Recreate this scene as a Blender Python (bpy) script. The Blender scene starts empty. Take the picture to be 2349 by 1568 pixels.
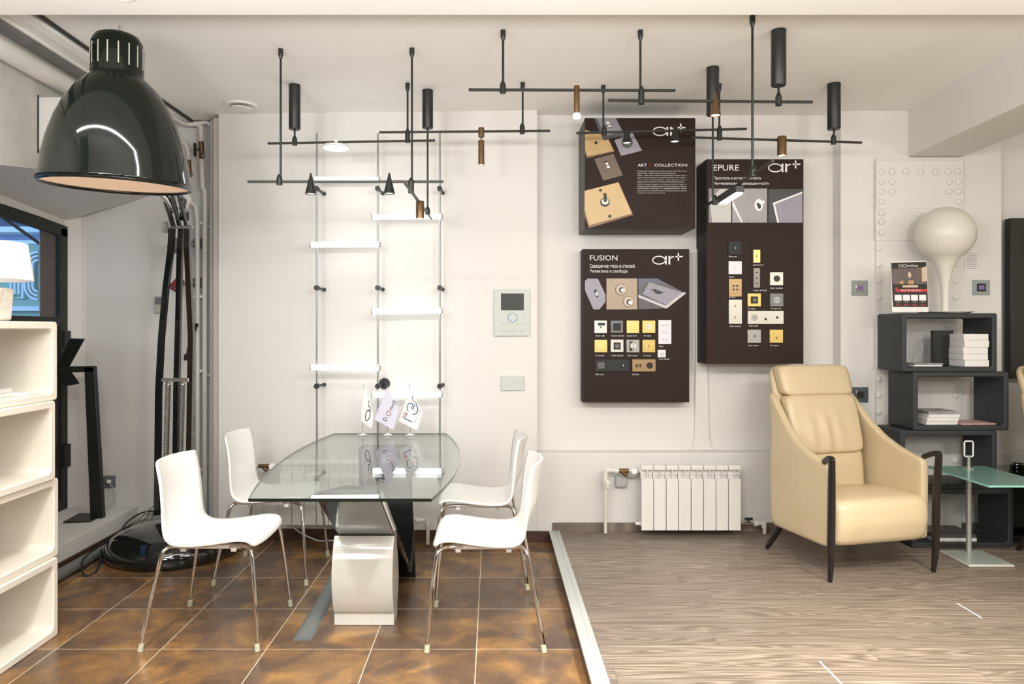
import bpy, bmesh, math, random
from mathutils import Vector, Matrix
random.seed(7)
PI = math.pi
SC = bpy.context.scene
COL = SC.collection

# ------------------------------------------------------------------ camera
K = 1677.0; CX, CY = 1130.0, 755.0; EYE = 1.37
cam_d = bpy.data.cameras.new('camera')
cam = bpy.data.objects.new('camera', cam_d); COL.objects.link(cam)
cam.location = (0, 0, EYE); cam.rotation_euler = (PI/2, 0, 0)
cam_d.sensor_width = 36.0; cam_d.lens = 36.0*K/2349.0
cam_d.shift_x = (1174.5-CX)/2349.0; cam_d.shift_y = -(784.0-CY)/2349.0
cam_d.clip_start = 0.05; cam_d.clip_end = 200
SC.camera = cam

# ------------------------------------------------------------------ world, light, exposure
SC.view_settings.view_transform = 'Standard'
SC.view_settings.look = 'None'
SC.view_settings.gamma = 1.0
SC.view_settings.use_curve_mapping = False
SC.view_settings.exposure = 0.18
w = bpy.data.worlds.new('dusk'); SC.world = w; w.use_nodes = True
w.node_tree.nodes['Background'].inputs[0].default_value = (0.30, 0.56, 1.0, 1)
w.node_tree.nodes['Background'].inputs[1].default_value = 0.3

def area_light(name, loc, sx, sy, power, color=(1, 1, 1), rot=(0, 0, 0), spread=180):
    d = bpy.data.lights.new(name, 'AREA'); d.shape = 'RECTANGLE'; d.size = sx; d.size_y = sy
    d.energy = power; d.color = color; d.spread = math.radians(spread)
    o = bpy.data.objects.new(name, d); COL.objects.link(o); o.location = loc; o.rotation_euler = rot
    return o

def spot_light(name, loc, power, color, target, angle=90, blend=0.8, size=0.08):
    d = bpy.data.lights.new(name, 'SPOT'); d.energy = power; d.color = color
    d.spot_size = math.radians(angle); d.spot_blend = blend; d.shadow_soft_size = size
    o = bpy.data.objects.new(name, d); COL.objects.link(o); o.location = loc
    o.rotation_euler = (Vector(target)-Vector(loc)).to_track_quat('-Z', 'Y').to_euler()
    return o

def aim(frm, to): return (Vector(to)-Vector(frm)).to_track_quat('-Z', 'Y').to_euler()
for lx in (-1.25, 0.45, 2.3):      # added unseen fills, near side of the beam, to brighten the ceiling
    area_light('ceiling_fill', (lx, 1.55, 2.14), 1.3, 0.15, 20 if lx < 2 else 13, (1.0, 0.985, 0.96) if lx < 1 else (1.0, 0.95, 0.86), aim((lx, 1.55, 2.14), (lx, 3.9, 2.95)))
area_light('facade_fill', (-11.5, 9.5, 3.0), 5, 2, 250, (0.36, 0.62, 1.0), (PI/2, 0, 0))  # added fill outside that brightens only the facade opposite
WARM = (1.0, 0.94, 0.83)
NEUT = (1.0, 0.99, 0.97)
area_light('linear_light', (-1.2, 2.42, 2.605), 1.9, 0.04, 14, NEUT)
area_light('ceiling_panel_light', (-1.0, 0.2, 2.72), 0.6, 0.6, 30, NEUT)
area_light('ceiling_panel_light', (2.2, 0.4, 2.72), 1.2, 0.6, 50, WARM)
area_light('ceiling_panel_light', (0.5, -2.0, 2.72), 1.2, 0.6, 60, NEUT)
spot_light('downlight', (-1.1, 1.6, 2.58), 120, NEUT, (-1.1, 2.35, 0), 80)
spot_light('downlight', (0.0, 1.6, 2.58), 120, NEUT, (0.0, 2.35, 0), 80)
spot_light('downlight', (1.1, 1.5, 2.58), 330, WARM, (1.15, 2.25, 0), 78)
spot_light('downlight', (2.2, 1.5, 2.58), 300, WARM, (2.2, 2.25, 0), 78)

def room_fill(loc, power, color):  # added ambient fill out of view, no fixture there
    d = bpy.data.lights.new('room_fill', 'POINT'); d.energy = power; d.color = color; d.shadow_soft_size = 0.22
    o = bpy.data.objects.new('room_fill', d); COL.objects.link(o); o.location = loc
room_fill((-1.3, -0.2, 1.75), 60, NEUT)
spot_light('ceiling_spot_fill', (-1.2, -0.8, 1.95), 50, NEUT, (-0.9, 3.9, 2.85), 62, 1.0, 0.1)  # added pair of unseen spots lifting the far ceiling
spot_light('ceiling_spot_fill', (1.2, -0.8, 1.95), 50, NEUT, (1.3, 3.9, 2.85), 62, 1.0, 0.1)
room_fill((1.3, -0.3, 1.75), 62, NEUT)
room_fill((3.9, 0.6, 1.85), 55, WARM)

# ------------------------------------------------------------------ helpers
def P(px, py, z):
    return Vector(((px-CX)*z/K, z, EYE-(py-CY)*z/K))
def PX(px, z): return (px-CX)*z/K
def PZ(py, z): return EYE-(py-CY)*z/K

def link(o, parent=None):
    COL.objects.link(o)
    if parent is not None: o.parent = parent
    return o

def tag(o, label=None, cat=None, group=None, kind=None):
    if label: o['label'] = label
    if cat: o['category'] = cat
    if group: o['group'] = group
    if kind: o['kind'] = kind
    return o

def thing(name, label, cat, loc=(0, 0, 0), rz=0.0, group=None):
    o = bpy.data.objects.new(name, None); COL.objects.link(o)
    o.location = loc; o.rotation_euler = (0, 0, rz); o.empty_display_size = 0.05
    return tag(o, label, cat, group)

def copy_tree(o, parent=None):
    c = o.copy(); COL.objects.link(c)
    if parent is not None: c.parent = parent
    for ch in list(o.children): copy_tree(ch, c)
    return c

class MB:
    def __init__(s, org=(0, 0, 0)):
        s.v = []; s.f = []; s.mi = []; s.org = Vector(org); s.cur = 0
    def add(s, vs, fs, M=None):
        b = len(s.v)
        for p in vs:
            p = Vector(p)
            if M is not None: p = M @ p
            s.v.append(p)
        for f in fs:
            s.f.append([b+i for i in f]); s.mi.append(s.cur)
        return s
    def box(s, x0, x1, y0, y1, z0, z1, M=None):
        vs = [(x0, y0, z0), (x1, y0, z0), (x1, y1, z0), (x0, y1, z0), (x0, y0, z1), (x1, y0, z1), (x1, y1, z1), (x0, y1, z1)]
        fs = [(0, 3, 2, 1), (4, 5, 6, 7), (0, 1, 5, 4), (1, 2, 6, 5), (2, 3, 7, 6), (3, 0, 4, 7)]
        return s.add(vs, fs, M)
    def cyl(s, a, b, r, r2=None, n=20, caps=True):
        a = Vector(a); b = Vector(b); r2 = r if r2 is None else r2
        d = (b-a); q = d.to_track_quat('Z', 'Y').to_matrix()
        vs = []; fs = []
        for i in range(n):
            t = 2*PI*i/n; c = q @ Vector((math.cos(t), math.sin(t), 0))
            vs.append(a+c*r); vs.append(b+c*r2)
        for i in range(n):
            j = (i+1) % n; fs.append((2*i, 2*j, 2*j+1, 2*i+1))
        if caps:
            fs.append([2*i for i in range(n)][::-1]); fs.append([2*i+1 for i in range(n)])
        return s.add(vs, fs)
    def tube(s, pts, r, n=10, res=6, smooth=True):
        pts = [Vector(p) for p in pts]
        if smooth and len(pts) > 2:
            out = []
            for i in range(len(pts)-1):
                p0 = pts[max(i-1, 0)]; p1 = pts[i]; p2 = pts[i+1]; p3 = pts[min(i+2, len(pts)-1)]
                for k in range(res):
                    t = k/res
                    out.append(0.5*((2*p1)+(-p0+p2)*t+(2*p0-5*p1+4*p2-p3)*t*t+(-p0+3*p1-3*p2+p3)*t**3))
            out.append(pts[-1]); pts = out
        m = len(pts); rr = r if isinstance(r, (list, tuple)) else None
        vs = []; fs = []; up = None
        for i, p in enumerate(pts):
            d = (pts[min(i+1, m-1)]-pts[max(i-1, 0)]).normalized()
            if up is None:
                up = d.orthogonal().normalized()
            up = (up-d*up.dot(d)).normalized(); sd = d.cross(up)
            R = r if rr is None else rr[0]+(rr[1]-rr[0])*i/(m-1)
            for k in range(n):
                t = 2*PI*k/n; vs.append(p+(up*math.cos(t)+sd*math.sin(t))*R)
        for i in range(m-1):
            for k in range(n):
                k2 = (k+1) % n; fs.append((i*n+k, i*n+k2, (i+1)*n+k2, (i+1)*n+k))
        fs.append(list(range(n))[::-1]); fs.append([(m-1)*n+k for k in range(n)])
        return s.add(vs, fs)
    def lathe(s, prof, M=None, n=40, arc=2*PI):
        vs = []; fs = []; m = len(prof)
        for k in range(n):
            t = arc*k/n
            for (r, z) in prof: vs.append((r*math.cos(t), r*math.sin(t), z))
        for k in range(n):
            k2 = (k+1) % n
            for i in range(m-1): fs.append((k*m+i, k2*m+i, k2*m+i+1, k*m+i+1))
        return s.add(vs, fs, M)
    def prism(s, poly, a, b, axis='y'):
        # poly in the two other axes, extruded from a to b
        def mk(p, t):
            if axis == 'y': return (p[0], t, p[1])
            if axis == 'x': return (t, p[0], p[1])
            return (p[0], p[1], t)
        n = len(poly)
        vs = [mk(p, a) for p in poly]+[mk(p, b) for p in poly]
        fs = [list(range(n)), [n+i for i in range(n)][::-1]]
        for i in range(n):
            j = (i+1) % n; fs.append((i, n+i, n+j, j))
        return s.add(vs, fs)
    def poly(s, pts): return s.add(pts, [list(range(len(pts)))])
    def sphere(s, c, r, n=24, m=14, sc=(1, 1, 1)):
        prof = [(r*math.sin(PI*i/m), -r*math.cos(PI*i/m)) for i in range(m+1)]
        return s.lathe(prof, Matrix.Translation(c) @ Matrix.Diagonal((*sc, 1)), n)
    def pillow(s, fn, n=14, k=6, cnt=None):
        nx, ny, nz = cnt or (n, n, n)
        idx = {}; vs = []; fs = []
        def vid(i, j, l):
            key = (i, j, l)
            if key not in idx:
                a, b, c = 2*i/nx-1, 2*j/ny-1, 2*l/nz-1
                e = (abs(a)**k+abs(b)**k+abs(c)**k)**(1/k); mx = max(abs(a), abs(b), abs(c))
                q = mx/e if e > 0 else 1
                idx[key] = len(vs); vs.append(fn(a*q, b*q, c*q))
            return idx[key]
        for i in range(nx):
            for j in range(ny):
                fs.append((vid(i, j, 0), vid(i, j+1, 0), vid(i+1, j+1, 0), vid(i+1, j, 0)))
                fs.append((vid(i, j, nz), vid(i+1, j, nz), vid(i+1, j+1, nz), vid(i, j+1, nz)))
        for i in range(nx):
            for l in range(nz):
                fs.append((vid(i, 0, l), vid(i+1, 0, l), vid(i+1, 0, l+1), vid(i, 0, l+1)))
                fs.append((vid(i, ny, l), vid(i, ny, l+1), vid(i+1, ny, l+1), vid(i+1, ny, l)))
        for j in range(ny):
            for l in range(nz):
                fs.append((vid(0, j, l), vid(0, j, l+1), vid(0, j+1, l+1), vid(0, j+1, l)))
                fs.append((vid(nx, j, l), vid(nx, j+1, l), vid(nx, j+1, l+1), vid(nx, j, l+1)))
        return s.add(vs, fs)
    def build(s, name, mat, parent=None, smooth=None, bevel=0, label=None, fix=True, seg=2, solid=0):
        me = bpy.data.meshes.new(name)
        org = s.org
        me.from_pydata([tuple(v-org) for v in s.v], [], s.f)
        mats = mat if isinstance(mat, (list, tuple)) else [mat]
        for m in mats: me.materials.append(m)
        if len(mats) > 1:
            for p, m in zip(me.polygons, s.mi): p.material_index = m
        if fix:
            bm = bmesh.new(); bm.from_mesh(me)
            bmesh.ops.recalc_face_normals(bm, faces=bm.faces); bm.to_mesh(me); bm.free()
        if smooth is not None:
            for p in me.polygons: p.use_smooth = True
            me.set_sharp_from_angle(angle=math.radians(smooth))
        o = bpy.data.objects.new(name, me); link(o, parent)
        if parent is None: o.location = org
        if bevel:
            b = o.modifiers.new('bevel', 'BEVEL'); b.width = bevel; b.segments = seg; b.limit_method = 'ANGLE'; b.angle_limit = math.radians(35)
            if smooth is None:
                for p in me.polygons: p.use_smooth = True
                me.set_sharp_from_angle(angle=math.radians(40))
        if solid:
            b = o.modifiers.new('solid', 'SOLIDIFY'); b.thickness = solid; b.offset = 0
        if label: o['label'] = label
        return o

def struct(o):
    o['kind'] = 'structure'; return o

# flat stroke (ribbon) in a 2-D plane, extruded a little; mapper turns (x, y) into 3-D
def ribbon(mb, pts, wd, mp, close=False):
    n = len(pts); L = []; R = []
    for i in range(n):
        a = pts[(i-1) % n] if (close or i > 0) else pts[i]
        b = pts[(i+1) % n] if (close or i < n-1) else pts[i]
        dx, dy = b[0]-a[0], b[1]-a[1]; l = math.hypot(dx, dy) or 1
        nx, ny = -dy/l, dx/l; w2 = (wd[i] if isinstance(wd, (list, tuple)) else wd)/2
        L.append(mp(pts[i][0]+nx*w2, pts[i][1]+ny*w2)); R.append(mp(pts[i][0]-nx*w2, pts[i][1]-ny*w2))
    vs = L+R; fs = []
    for i in range(n if close else n-1):
        j = (i+1) % n; fs.append((i, j, n+j, n+i))
    mb.add(vs, fs)

def arc(cx, cy, rx, ry, a0, a1, n=20):
    return [(cx+rx*math.cos(math.radians(a0+(a1-a0)*i/n)), cy+ry*math.sin(math.radians(a0+(a1-a0)*i/n))) for i in range(n+1)]

_tc = {}
def text_geo(s):
    if s in _tc: return _tc[s]
    c = bpy.data.curves.new('t', 'FONT'); c.body = s; c.size = 1.0; c.align_x = 'LEFT'; c.resolution_u = 2
    o = bpy.data.objects.new('t', c); COL.objects.link(o)
    dg = bpy.context.evaluated_depsgraph_get(); dg.update()
    me = bpy.data.meshes.new_from_object(o.evaluated_get(dg))
    vs = [tuple(v.co) for v in me.vertices]; fs = [tuple(p.vertices) for p in me.polygons]
    bpy.data.objects.remove(o); bpy.data.meshes.remove(me); bpy.data.curves.remove(c)
    if vs:
        x0 = min(v[0] for v in vs); x1 = max(v[0] for v in vs); y0 = min(v[1] for v in vs); y1 = max(v[1] for v in vs)
    else: x0 = y0 = 0; x1 = y1 = 1
    _tc[s] = (vs, fs, x0, x1, y0, y1); return _tc[s]

def text_box(mb, s, X0, X1, Y0, Y1, mp):
    """fit the text into the box X0..X1 (along), Y0 (baseline side) .. Y1"""
    vs, fs, x0, x1, y0, y1 = text_geo(s)
    mb.add([mp(X0+(v[0]-x0)/(x1-x0)*(X1-X0), Y0+(v[1]-y0)/(y1-y0)*(Y1-Y0)) for v in vs], fs)

# ------------------------------------------------------------------ materials
_m = {}
def mat(name, col, rough=0.5, metal=0.0, bump=0.0, bscale=60, var=0.0, vscale=6, emit=None, es=0, coat=0.0, spec=0.5, detail=4, trans=0):
    if name in _m: return _m[name]
    m = bpy.data.materials.new(name); m.use_nodes = True; nt = m.node_tree; b = nt.nodes['Principled BSDF']
    c = (col[0], col[1], col[2], 1)
    b.inputs['Base Color'].default_value = c; b.inputs['Roughness'].default_value = rough
    b.inputs['Metallic'].default_value = metal; b.inputs['Specular IOR Level'].default_value = spec
    b.inputs['Coat Weight'].default_value = coat; b.inputs['Coat Roughness'].default_value = 0.03
    b.inputs['Transmission Weight'].default_value = trans
    if emit is not None:
        b.inputs['Emission Color'].default_value = (*emit, 1); b.inputs['Emission Strength'].default_value = es
    tc = nt.nodes.new('ShaderNodeTexCoord')
    if var > 0:
        n = nt.nodes.new('ShaderNodeTexNoise'); n.inputs['Scale'].default_value = vscale; n.inputs['Detail'].default_value = detail
        nt.links.new(tc.outputs['Object'], n.inputs['Vector'])
        r = nt.nodes.new('ShaderNodeMix'); r.data_type = 'RGBA'
        r.inputs['A'].default_value = (*[x*(1-var) for x in col], 1); r.inputs['B'].default_value = (*[min(1, x*(1+var)) for x in col], 1)
        nt.links.new(n.outputs['Fac'], r.inputs['Factor']); nt.links.new(r.outputs['Result'], b.inputs['Base Color'])
    if bump > 0:
        n = nt.nodes.new('ShaderNodeTexNoise'); n.inputs['Scale'].default_value = bscale; n.inputs['Detail'].default_value = 5
        nt.links.new(tc.outputs['Object'], n.inputs['Vector'])
        bp = nt.nodes.new('ShaderNodeBump'); bp.inputs['Strength'].default_value = bump; bp.inputs['Distance'].default_value = 0.01
        nt.links.new(n.outputs['Fac'], bp.inputs['Height']); nt.links.new(bp.outputs['Normal'], b.inputs['Normal'])
    _m[name] = m; return m

def srgb(r, g, b):
    f = lambda c: ((c/255+0.055)/1.055)**2.4 if c/255 > 0.04045 else c/255/12.92
    return (f(r), f(g), f(b))

WALL = mat('wall_paint', (0.75, 0.735, 0.705), 0.75, bump=0.03, bscale=35, var=0.02, vscale=2)
CEIL = mat('ceiling_paint', (0.90, 0.885, 0.85), 0.8, bump=0.02, bscale=12)
ROUGHWALL = mat('rough_white_brick', (0.62, 0.60, 0.56), 0.8, bump=0.9, bscale=7, var=0.3, vscale=4)
CONCRETE = mat('grey_concrete', (0.36, 0.355, 0.34), 0.85, bump=0.5, bscale=14, var=0.4, vscale=9)
BLACK = mat('black_metal', (0.012, 0.014, 0.012), 0.42, var=0.15)
BLACKFRAME = mat('black_window_frame', (0.012, 0.012, 0.010), 0.5, var=0.1)
BLACKGLOSS = mat('black_gloss_lacquer', (0.006, 0.007, 0.006), 0.07, coat=1.0, bump=0.01, bscale=5)
CHROME = mat('chrome', (0.78, 0.78, 0.77), 0.07, 1.0, var=0.03)
STEEL = mat('brushed_steel', (0.46, 0.47, 0.46), 0.36, 1.0, var=0.05)
BRONZE = mat('bronze_anodised', (0.22, 0.135, 0.07), 0.38, 0.85, var=0.1, vscale=30)
BRASSY = mat('valve_brass', (0.20, 0.13, 0.07), 0.4, 0.8, var=0.2, vscale=40)
WPLASTIC = mat('white_plastic', (0.80, 0.79, 0.76), 0.35, bump=0.02, bscale=120)
CHAIRW = mat('white_chair_shell', (0.84, 0.83, 0.805), 0.4, bump=0.015, bscale=200)
CHAIREDGE = mat('chair_edge', (0.72, 0.66, 0.52), 0.5, var=0.05)
PIPEW = mat('white_pipe', (0.74, 0.72, 0.67), 0.4, bump=0.03, bscale=60)
RADW = mat('radiator_enamel', (0.80, 0.79, 0.755), 0.3, bump=0.01, bscale=50)
GREYP = mat('grey_plastic', (0.17, 0.18, 0.18), 0.5, bump=0.03, bscale=80)
LGREY = mat('light_grey_plastic', (0.42, 0.42, 0.41), 0.5, bump=0.02)
DGREY = mat('anthracite_plastic', (0.028, 0.032, 0.036), 0.5, bump=0.08, bscale=220, var=0.1)
CREAMSH = mat('cream_white_moulded_plastic', (0.82, 0.77, 0.665), 0.38, bump=0.01, bscale=40)
LEATHER = mat('cream_leather', (0.62, 0.505, 0.325), 0.36, bump=0.10, bscale=18, var=0.06, vscale=8)
WOODDK = mat('dark_stained_wood', (0.016, 0.012, 0.010), 0.35, var=0.3, vscale=20)
FOOT = mat('rubber_foot', (0.50, 0.50, 0.36), 0.6, var=0.1)
TWHITE = mat('white_lacquer', (0.66, 0.64, 0.59), 0.12, coat=0.4, bump=0.005)
TGREY = mat('grey_lacquer', (0.10, 0.105, 0.10), 0.2, coat=0.3, var=0.04)
SHADEIN = mat('lampshade_inside', (0.80, 0.69, 0.58), 0.6, var=0.02)
SHADEOUT = mat('lampshade_gloss', (0.005, 0.008, 0.006), 0.07, spec=0.4, bump=0.01, bscale=3)
SLOT = mat('vent_slot', (0.42, 0.40, 0.34), 0.6, var=0.05)
TUBE = mat('light_tube', (1, 1, 1), 0.4, emit=(0.93, 0.96, 1.0), es=3.0, var=0.01)
LED = mat('spot_led', (1, 1, 1), 0.4, emit=(0.93, 0.96, 1.0), es=5.0, var=0.01)
WLED = mat('warm_led', (1, 1, 1), 0.4, emit=(1.0, 0.82, 0.6), es=4.0, var=0.01)
BOARD = mat('board_print_brown', srgb(44, 31, 27), 0.55, spec=0.2, var=0.05, vscale=3)
BOARDS = mat('board_side', srgb(48, 41, 37), 0.6, spec=0.2, var=0.05)
BOARDG = mat('board_side_grey', srgb(86, 84, 79), 0.6, var=0.05)
INK = mat('white_ink', (0.85, 0.85, 0.85), 0.5, var=0.02)
INKG = mat('grey_ink', (0.35, 0.34, 0.33), 0.5, var=0.02)
FABRIC = mat('white_flag_cloth', (0.82, 0.82, 0.84), 0.8, bump=0.05, bscale=300)
FABRICL = mat('lilac_flag_cloth', (0.70, 0.68, 0.80), 0.8, bump=0.05, bscale=300)
PAPER = mat('paper', (0.78, 0.77, 0.75), 0.6, bump=0.03, var=0.04, vscale=20)
SKIRT = mat('brown_tile_skirting', srgb(78, 58, 46), 0.35, var=0.2, vscale=9)
ALU = mat('aluminium_trim', (0.56, 0.59, 0.57), 0.4, 0.35, var=0.04, vscale=4)
CABLEG = mat('cable_grey', (0.25, 0.25, 0.24), 0.5, var=0.05)
CABLEK = mat('cable_black', (0.012, 0.012, 0.012), 0.5, var=0.1)
RED = mat('red_paint', (0.32, 0.02, 0.02), 0.35, var=0.05)
GLOBE = mat('opal_globe_glass', (0.70, 0.67, 0.60), 0.35, bump=0.005)

def glass_mat(name, tint, rough=0.0, op=0.0, ior=1.5):
    m = bpy.data.materials.new(name); m.use_nodes = True; nt = m.node_tree
    for n in list(nt.nodes): nt.nodes.remove(n)
    out = nt.nodes.new('ShaderNodeOutputMaterial'); mx = nt.nodes.new('ShaderNodeMixShader')
    tr = nt.nodes.new('ShaderNodeBsdfTransparent'); tr.inputs[0].default_value = (*tint, 1)
    gl = nt.nodes.new('ShaderNodeBsdfGlossy'); gl.inputs['Roughness'].default_value = rough
    ge = nt.nodes.new('ShaderNodeNewGeometry'); dt = nt.nodes.new('ShaderNodeVectorMath'); dt.operation = 'DOT_PRODUCT'
    nt.links.new(ge.outputs['Normal'], dt.inputs[0]); nt.links.new(ge.outputs['Incoming'], dt.inputs[1])
    def mm(op, a, b=None):
        n = nt.nodes.new('ShaderNodeMath'); n.operation = op
        for i, x in enumerate((a, b)):
            if x is None: continue
            if isinstance(x, (int, float)): n.inputs[i].default_value = x
            else: nt.links.new(x, n.inputs[i])
        return n.outputs[0]
    # Schlick reflectance, the same from both sides of the pane
    f = mm('ADD', 0.04, mm('MULTIPLY', 0.96, mm('POWER', mm('SUBTRACT', 1.0, mm('ABSOLUTE', dt.outputs['Value'])), 5.0)))
    nt.links.new(f, mx.inputs[0]); nt.links.new(gl.outputs[0], mx.inputs[2])
    if op > 0:
        df = nt.nodes.new('ShaderNodeBsdfDiffuse'); df.inputs[0].default_value = (*tint, 1)
        m2 = nt.nodes.new('ShaderNodeMixShader'); m2.inputs[0].default_value = op
        nt.links.new(tr.outputs[0], m2.inputs[1]); nt.links.new(df.outputs[0], m2.inputs[2]); nt.links.new(m2.outputs[0], mx.inputs[1])
    else: nt.links.new(tr.outputs[0], mx.inputs[1])
    nt.links.new(mx.outputs[0], out.inputs[0]); return m
GLASS = glass_mat('table_glass', (0.91, 0.94, 0.93))
PANE = glass_mat('window_glass', (0.95, 0.98, 1.0))
FROST = glass_mat('frosted_green_glass', (0.36, 0.62, 0.56), 0.15, 0.55)
CLEAR = glass_mat('clear_glass', (0.93, 0.95, 0.95))
GEDGE = mat('glass_edge', (0.008, 0.014, 0.011), 0.1, var=0.05)

def nodes_of(name, rough):
    m = bpy.data.materials.new(name); m.use_nodes = True; nt = m.node_tree; b = nt.nodes['Principled BSDF']
    b.inputs['Roughness'].default_value = rough
    tc = nt.nodes.new('ShaderNodeTexCoord'); sp = nt.nodes.new('ShaderNodeSeparateXYZ'); nt.links.new(tc.outputs['Object'], sp.inputs[0])
    def math_(op, a, b2=None, c=None):
        n = nt.nodes.new('ShaderNodeMath'); n.operation = op
        for i, x in enumerate((a, b2, c)):
            if x is None: continue
            if isinstance(x, (int, float)): n.inputs[i].default_value = x
            else: nt.links.new(x, n.inputs[i])
        return n.outputs[0]
    def mix(f, a, b2, mode='MIX'):
        n = nt.nodes.new('ShaderNodeMix'); n.data_type = 'RGBA'; n.blend_type = mode
        for key, x in (('Factor', f), ('A', a), ('B', b2)):
            if isinstance(x, (int, float)): n.inputs[key].default_value = x
            elif isinstance(x, tuple): n.inputs[key].default_value = (*x, 1)
            else: nt.links.new(x, n.inputs[key])
        return n.outputs['Result']
    def comb(x, y, z):
        n = nt.nodes.new('ShaderNodeCombineXYZ')
        for i, q in enumerate((x, y, z)):
            if isinstance(q, (int, float)): n.inputs[i].default_value = q
            else: nt.links.new(q, n.inputs[i])
        return n.outputs[0]
    def noise(vec, scale, detail=4, dist=0.0, rough_=0.5):
        n = nt.nodes.new('ShaderNodeTexNoise'); n.inputs['Scale'].default_value = scale; n.inputs['Detail'].default_value = detail
        n.inputs['Distortion'].default_value = dist; n.inputs['Roughness'].default_value = rough_; nt.links.new(vec, n.inputs['Vector']); return n.outputs['Fac']
    def wnoise(vec):
        n = nt.nodes.new('ShaderNodeTexWhiteNoise'); nt.links.new(vec, n.inputs['Vector']); return n.outputs['Value']
    def ramp(f, stops):
        n = nt.nodes.new('ShaderNodeValToRGB'); nt.links.new(f, n.inputs[0]); e = n.color_ramp.elements
        while len(e) < len(stops): e.new(0.5)
        for q, (p, c) in zip(e, stops): q.position = p; q.color = (*c, 1)
        return n.outputs[0]
    return m, nt, b, tc, sp, math_, mix, comb, noise, wnoise, ramp

def tile_material():
    m, nt, b, tc, sp, M_, mix, comb, noise, wn, ramp = nodes_of('rust_brown_tile', 0.2)
    T = 0.4505
    fx = M_('PINGPONG', M_('ADD', sp.outputs[0], 0.069+T*20), T/2); fy = M_('PINGPONG', M_('ADD', sp.outputs[1], -3.134+T*40), T/2)
    # pingpong(x, T/2) has period T and is zero on each joint
    g = M_('LESS_THAN', M_('MINIMUM', fx, fy), 0.0021)
    ix = M_('FLOOR', M_('DIVIDE', M_('ADD', sp.outputs[0], 0.069+T*20), T)); iy = M_('FLOOR', M_('DIVIDE', M_('ADD', sp.outputs[1], -3.134+T*40), T))
    r = wn(comb(ix, iy, 0))
    v = comb(M_('ADD', sp.outputs[0], M_('MULTIPLY', r, 7)), M_('ADD', sp.outputs[1], M_('MULTIPLY', ix, 3)), r)
    n1 = noise(v, 3.2, 7, 0.8, 0.62)
    c = ramp(n1, [(0.30, srgb(78, 61, 50)), (0.46, srgb(102, 78, 58)), (0.58, srgb(138, 102, 62)), (0.75, srgb(190, 143, 80))])
    c = mix(M_('MULTIPLY', noise(v, 22, 5), 0.25), c, srgb(70, 50, 40))
    c = mix(g, c, srgb(205, 190, 168))
    nt.links.new(c, b.inputs['Base Color'])
    nt.links.new(M_('ADD', 0.16, M_('MULTIPLY', noise(v, 8, 4), 0.22)), b.inputs['Roughness'])
    bp = nt.nodes.new('ShaderNodeBump'); bp.inputs['Strength'].default_value = 0.15; bp.inputs['Distance'].default_value = 0.004
    nt.links.new(M_('SUBTRACT', n1, M_('MULTIPLY', g, 0.6)), bp.inputs['Height']); nt.links.new(bp.outputs[0], b.inputs['Normal'])
    return m
def wood_material(name='greige_oak_planks'):
    m, nt, b, tc, sp, M_, mix, comb, noise, wn, ramp = nodes_of(name, 0.35)
    W = 0.1865; L = 1.38
    yy = M_('ADD', sp.outputs[1], -3.19+W*40); row = M_('FLOOR', M_('DIVIDE', yy, W))
    rr = wn(comb(row, 3.3, 0)); xx = M_('ADD', sp.outputs[0], M_('ADD', 10, M_('MULTIPLY', rr, L)))
    colm = M_('FLOOR', M_('DIVIDE', xx, L)); r2 = wn(comb(row, colm, 1.0))
    seam = M_('LESS_THAN', M_('PINGPONG', yy, W/2), 0.0011); seam2 = M_('LESS_THAN', M_('PINGPONG', xx, L/2), 0.0011)
    v = comb(M_('ADD', M_('MULTIPLY', sp.outputs[0], 0.55), M_('MULTIPLY', r2, 31)), M_('ADD', M_('MULTIPLY', sp.outputs[1], 9.0), M_('MULTIPLY', r2, 17)), r2)
    base = noise(v, 1.0, 2, 0.5, 0.5)
    wv = nt.nodes.new('ShaderNodeMath'); wv.operation = 'SINE'; nt.links.new(M_('MULTIPLY', base, 120), wv.inputs[0])
    vf = comb(M_('MULTIPLY', sp.outputs[0], 1.5), M_('MULTIPLY', sp.outputs[1], 95.0), r2); fine = noise(vf, 1.6, 5, 0.3, 0.65)
    f = M_('ADD', M_('MULTIPLY', M_('ADD', wv.outputs[0], 1.0), 0.13), M_('MULTIPLY', fine, 0.74))
    c = ramp(f, [(0.18, srgb(76, 66, 58)), (0.40, srgb(114, 102, 91)), (0.58, srgb(140, 127, 114)), (0.85, srgb(186, 173, 156))])
    c = mix(M_('MULTIPLY', r2, 0.55), c, srgb(104, 93, 84))
    c = mix(M_('MULTIPLY', M_('MAXIMUM', seam, seam2), 0.55), c, srgb(70, 60, 52))
    nt.links.new(c, b.inputs['Base Color'])
    bp = nt.nodes.new('ShaderNodeBump'); bp.inputs['Strength'].default_value = 0.12; bp.inputs['Distance'].default_value = 0.003
    nt.links.new(f, bp.inputs['Height']); nt.links.new(bp.outputs[0], b.inputs['Normal'])
    nt.links.new(M_('ADD', 0.30, M_('MULTIPLY', fine, 0.2)), b.inputs['Roughness'])
    return m
TILE = tile_material(); WOOD = wood_material()

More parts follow.
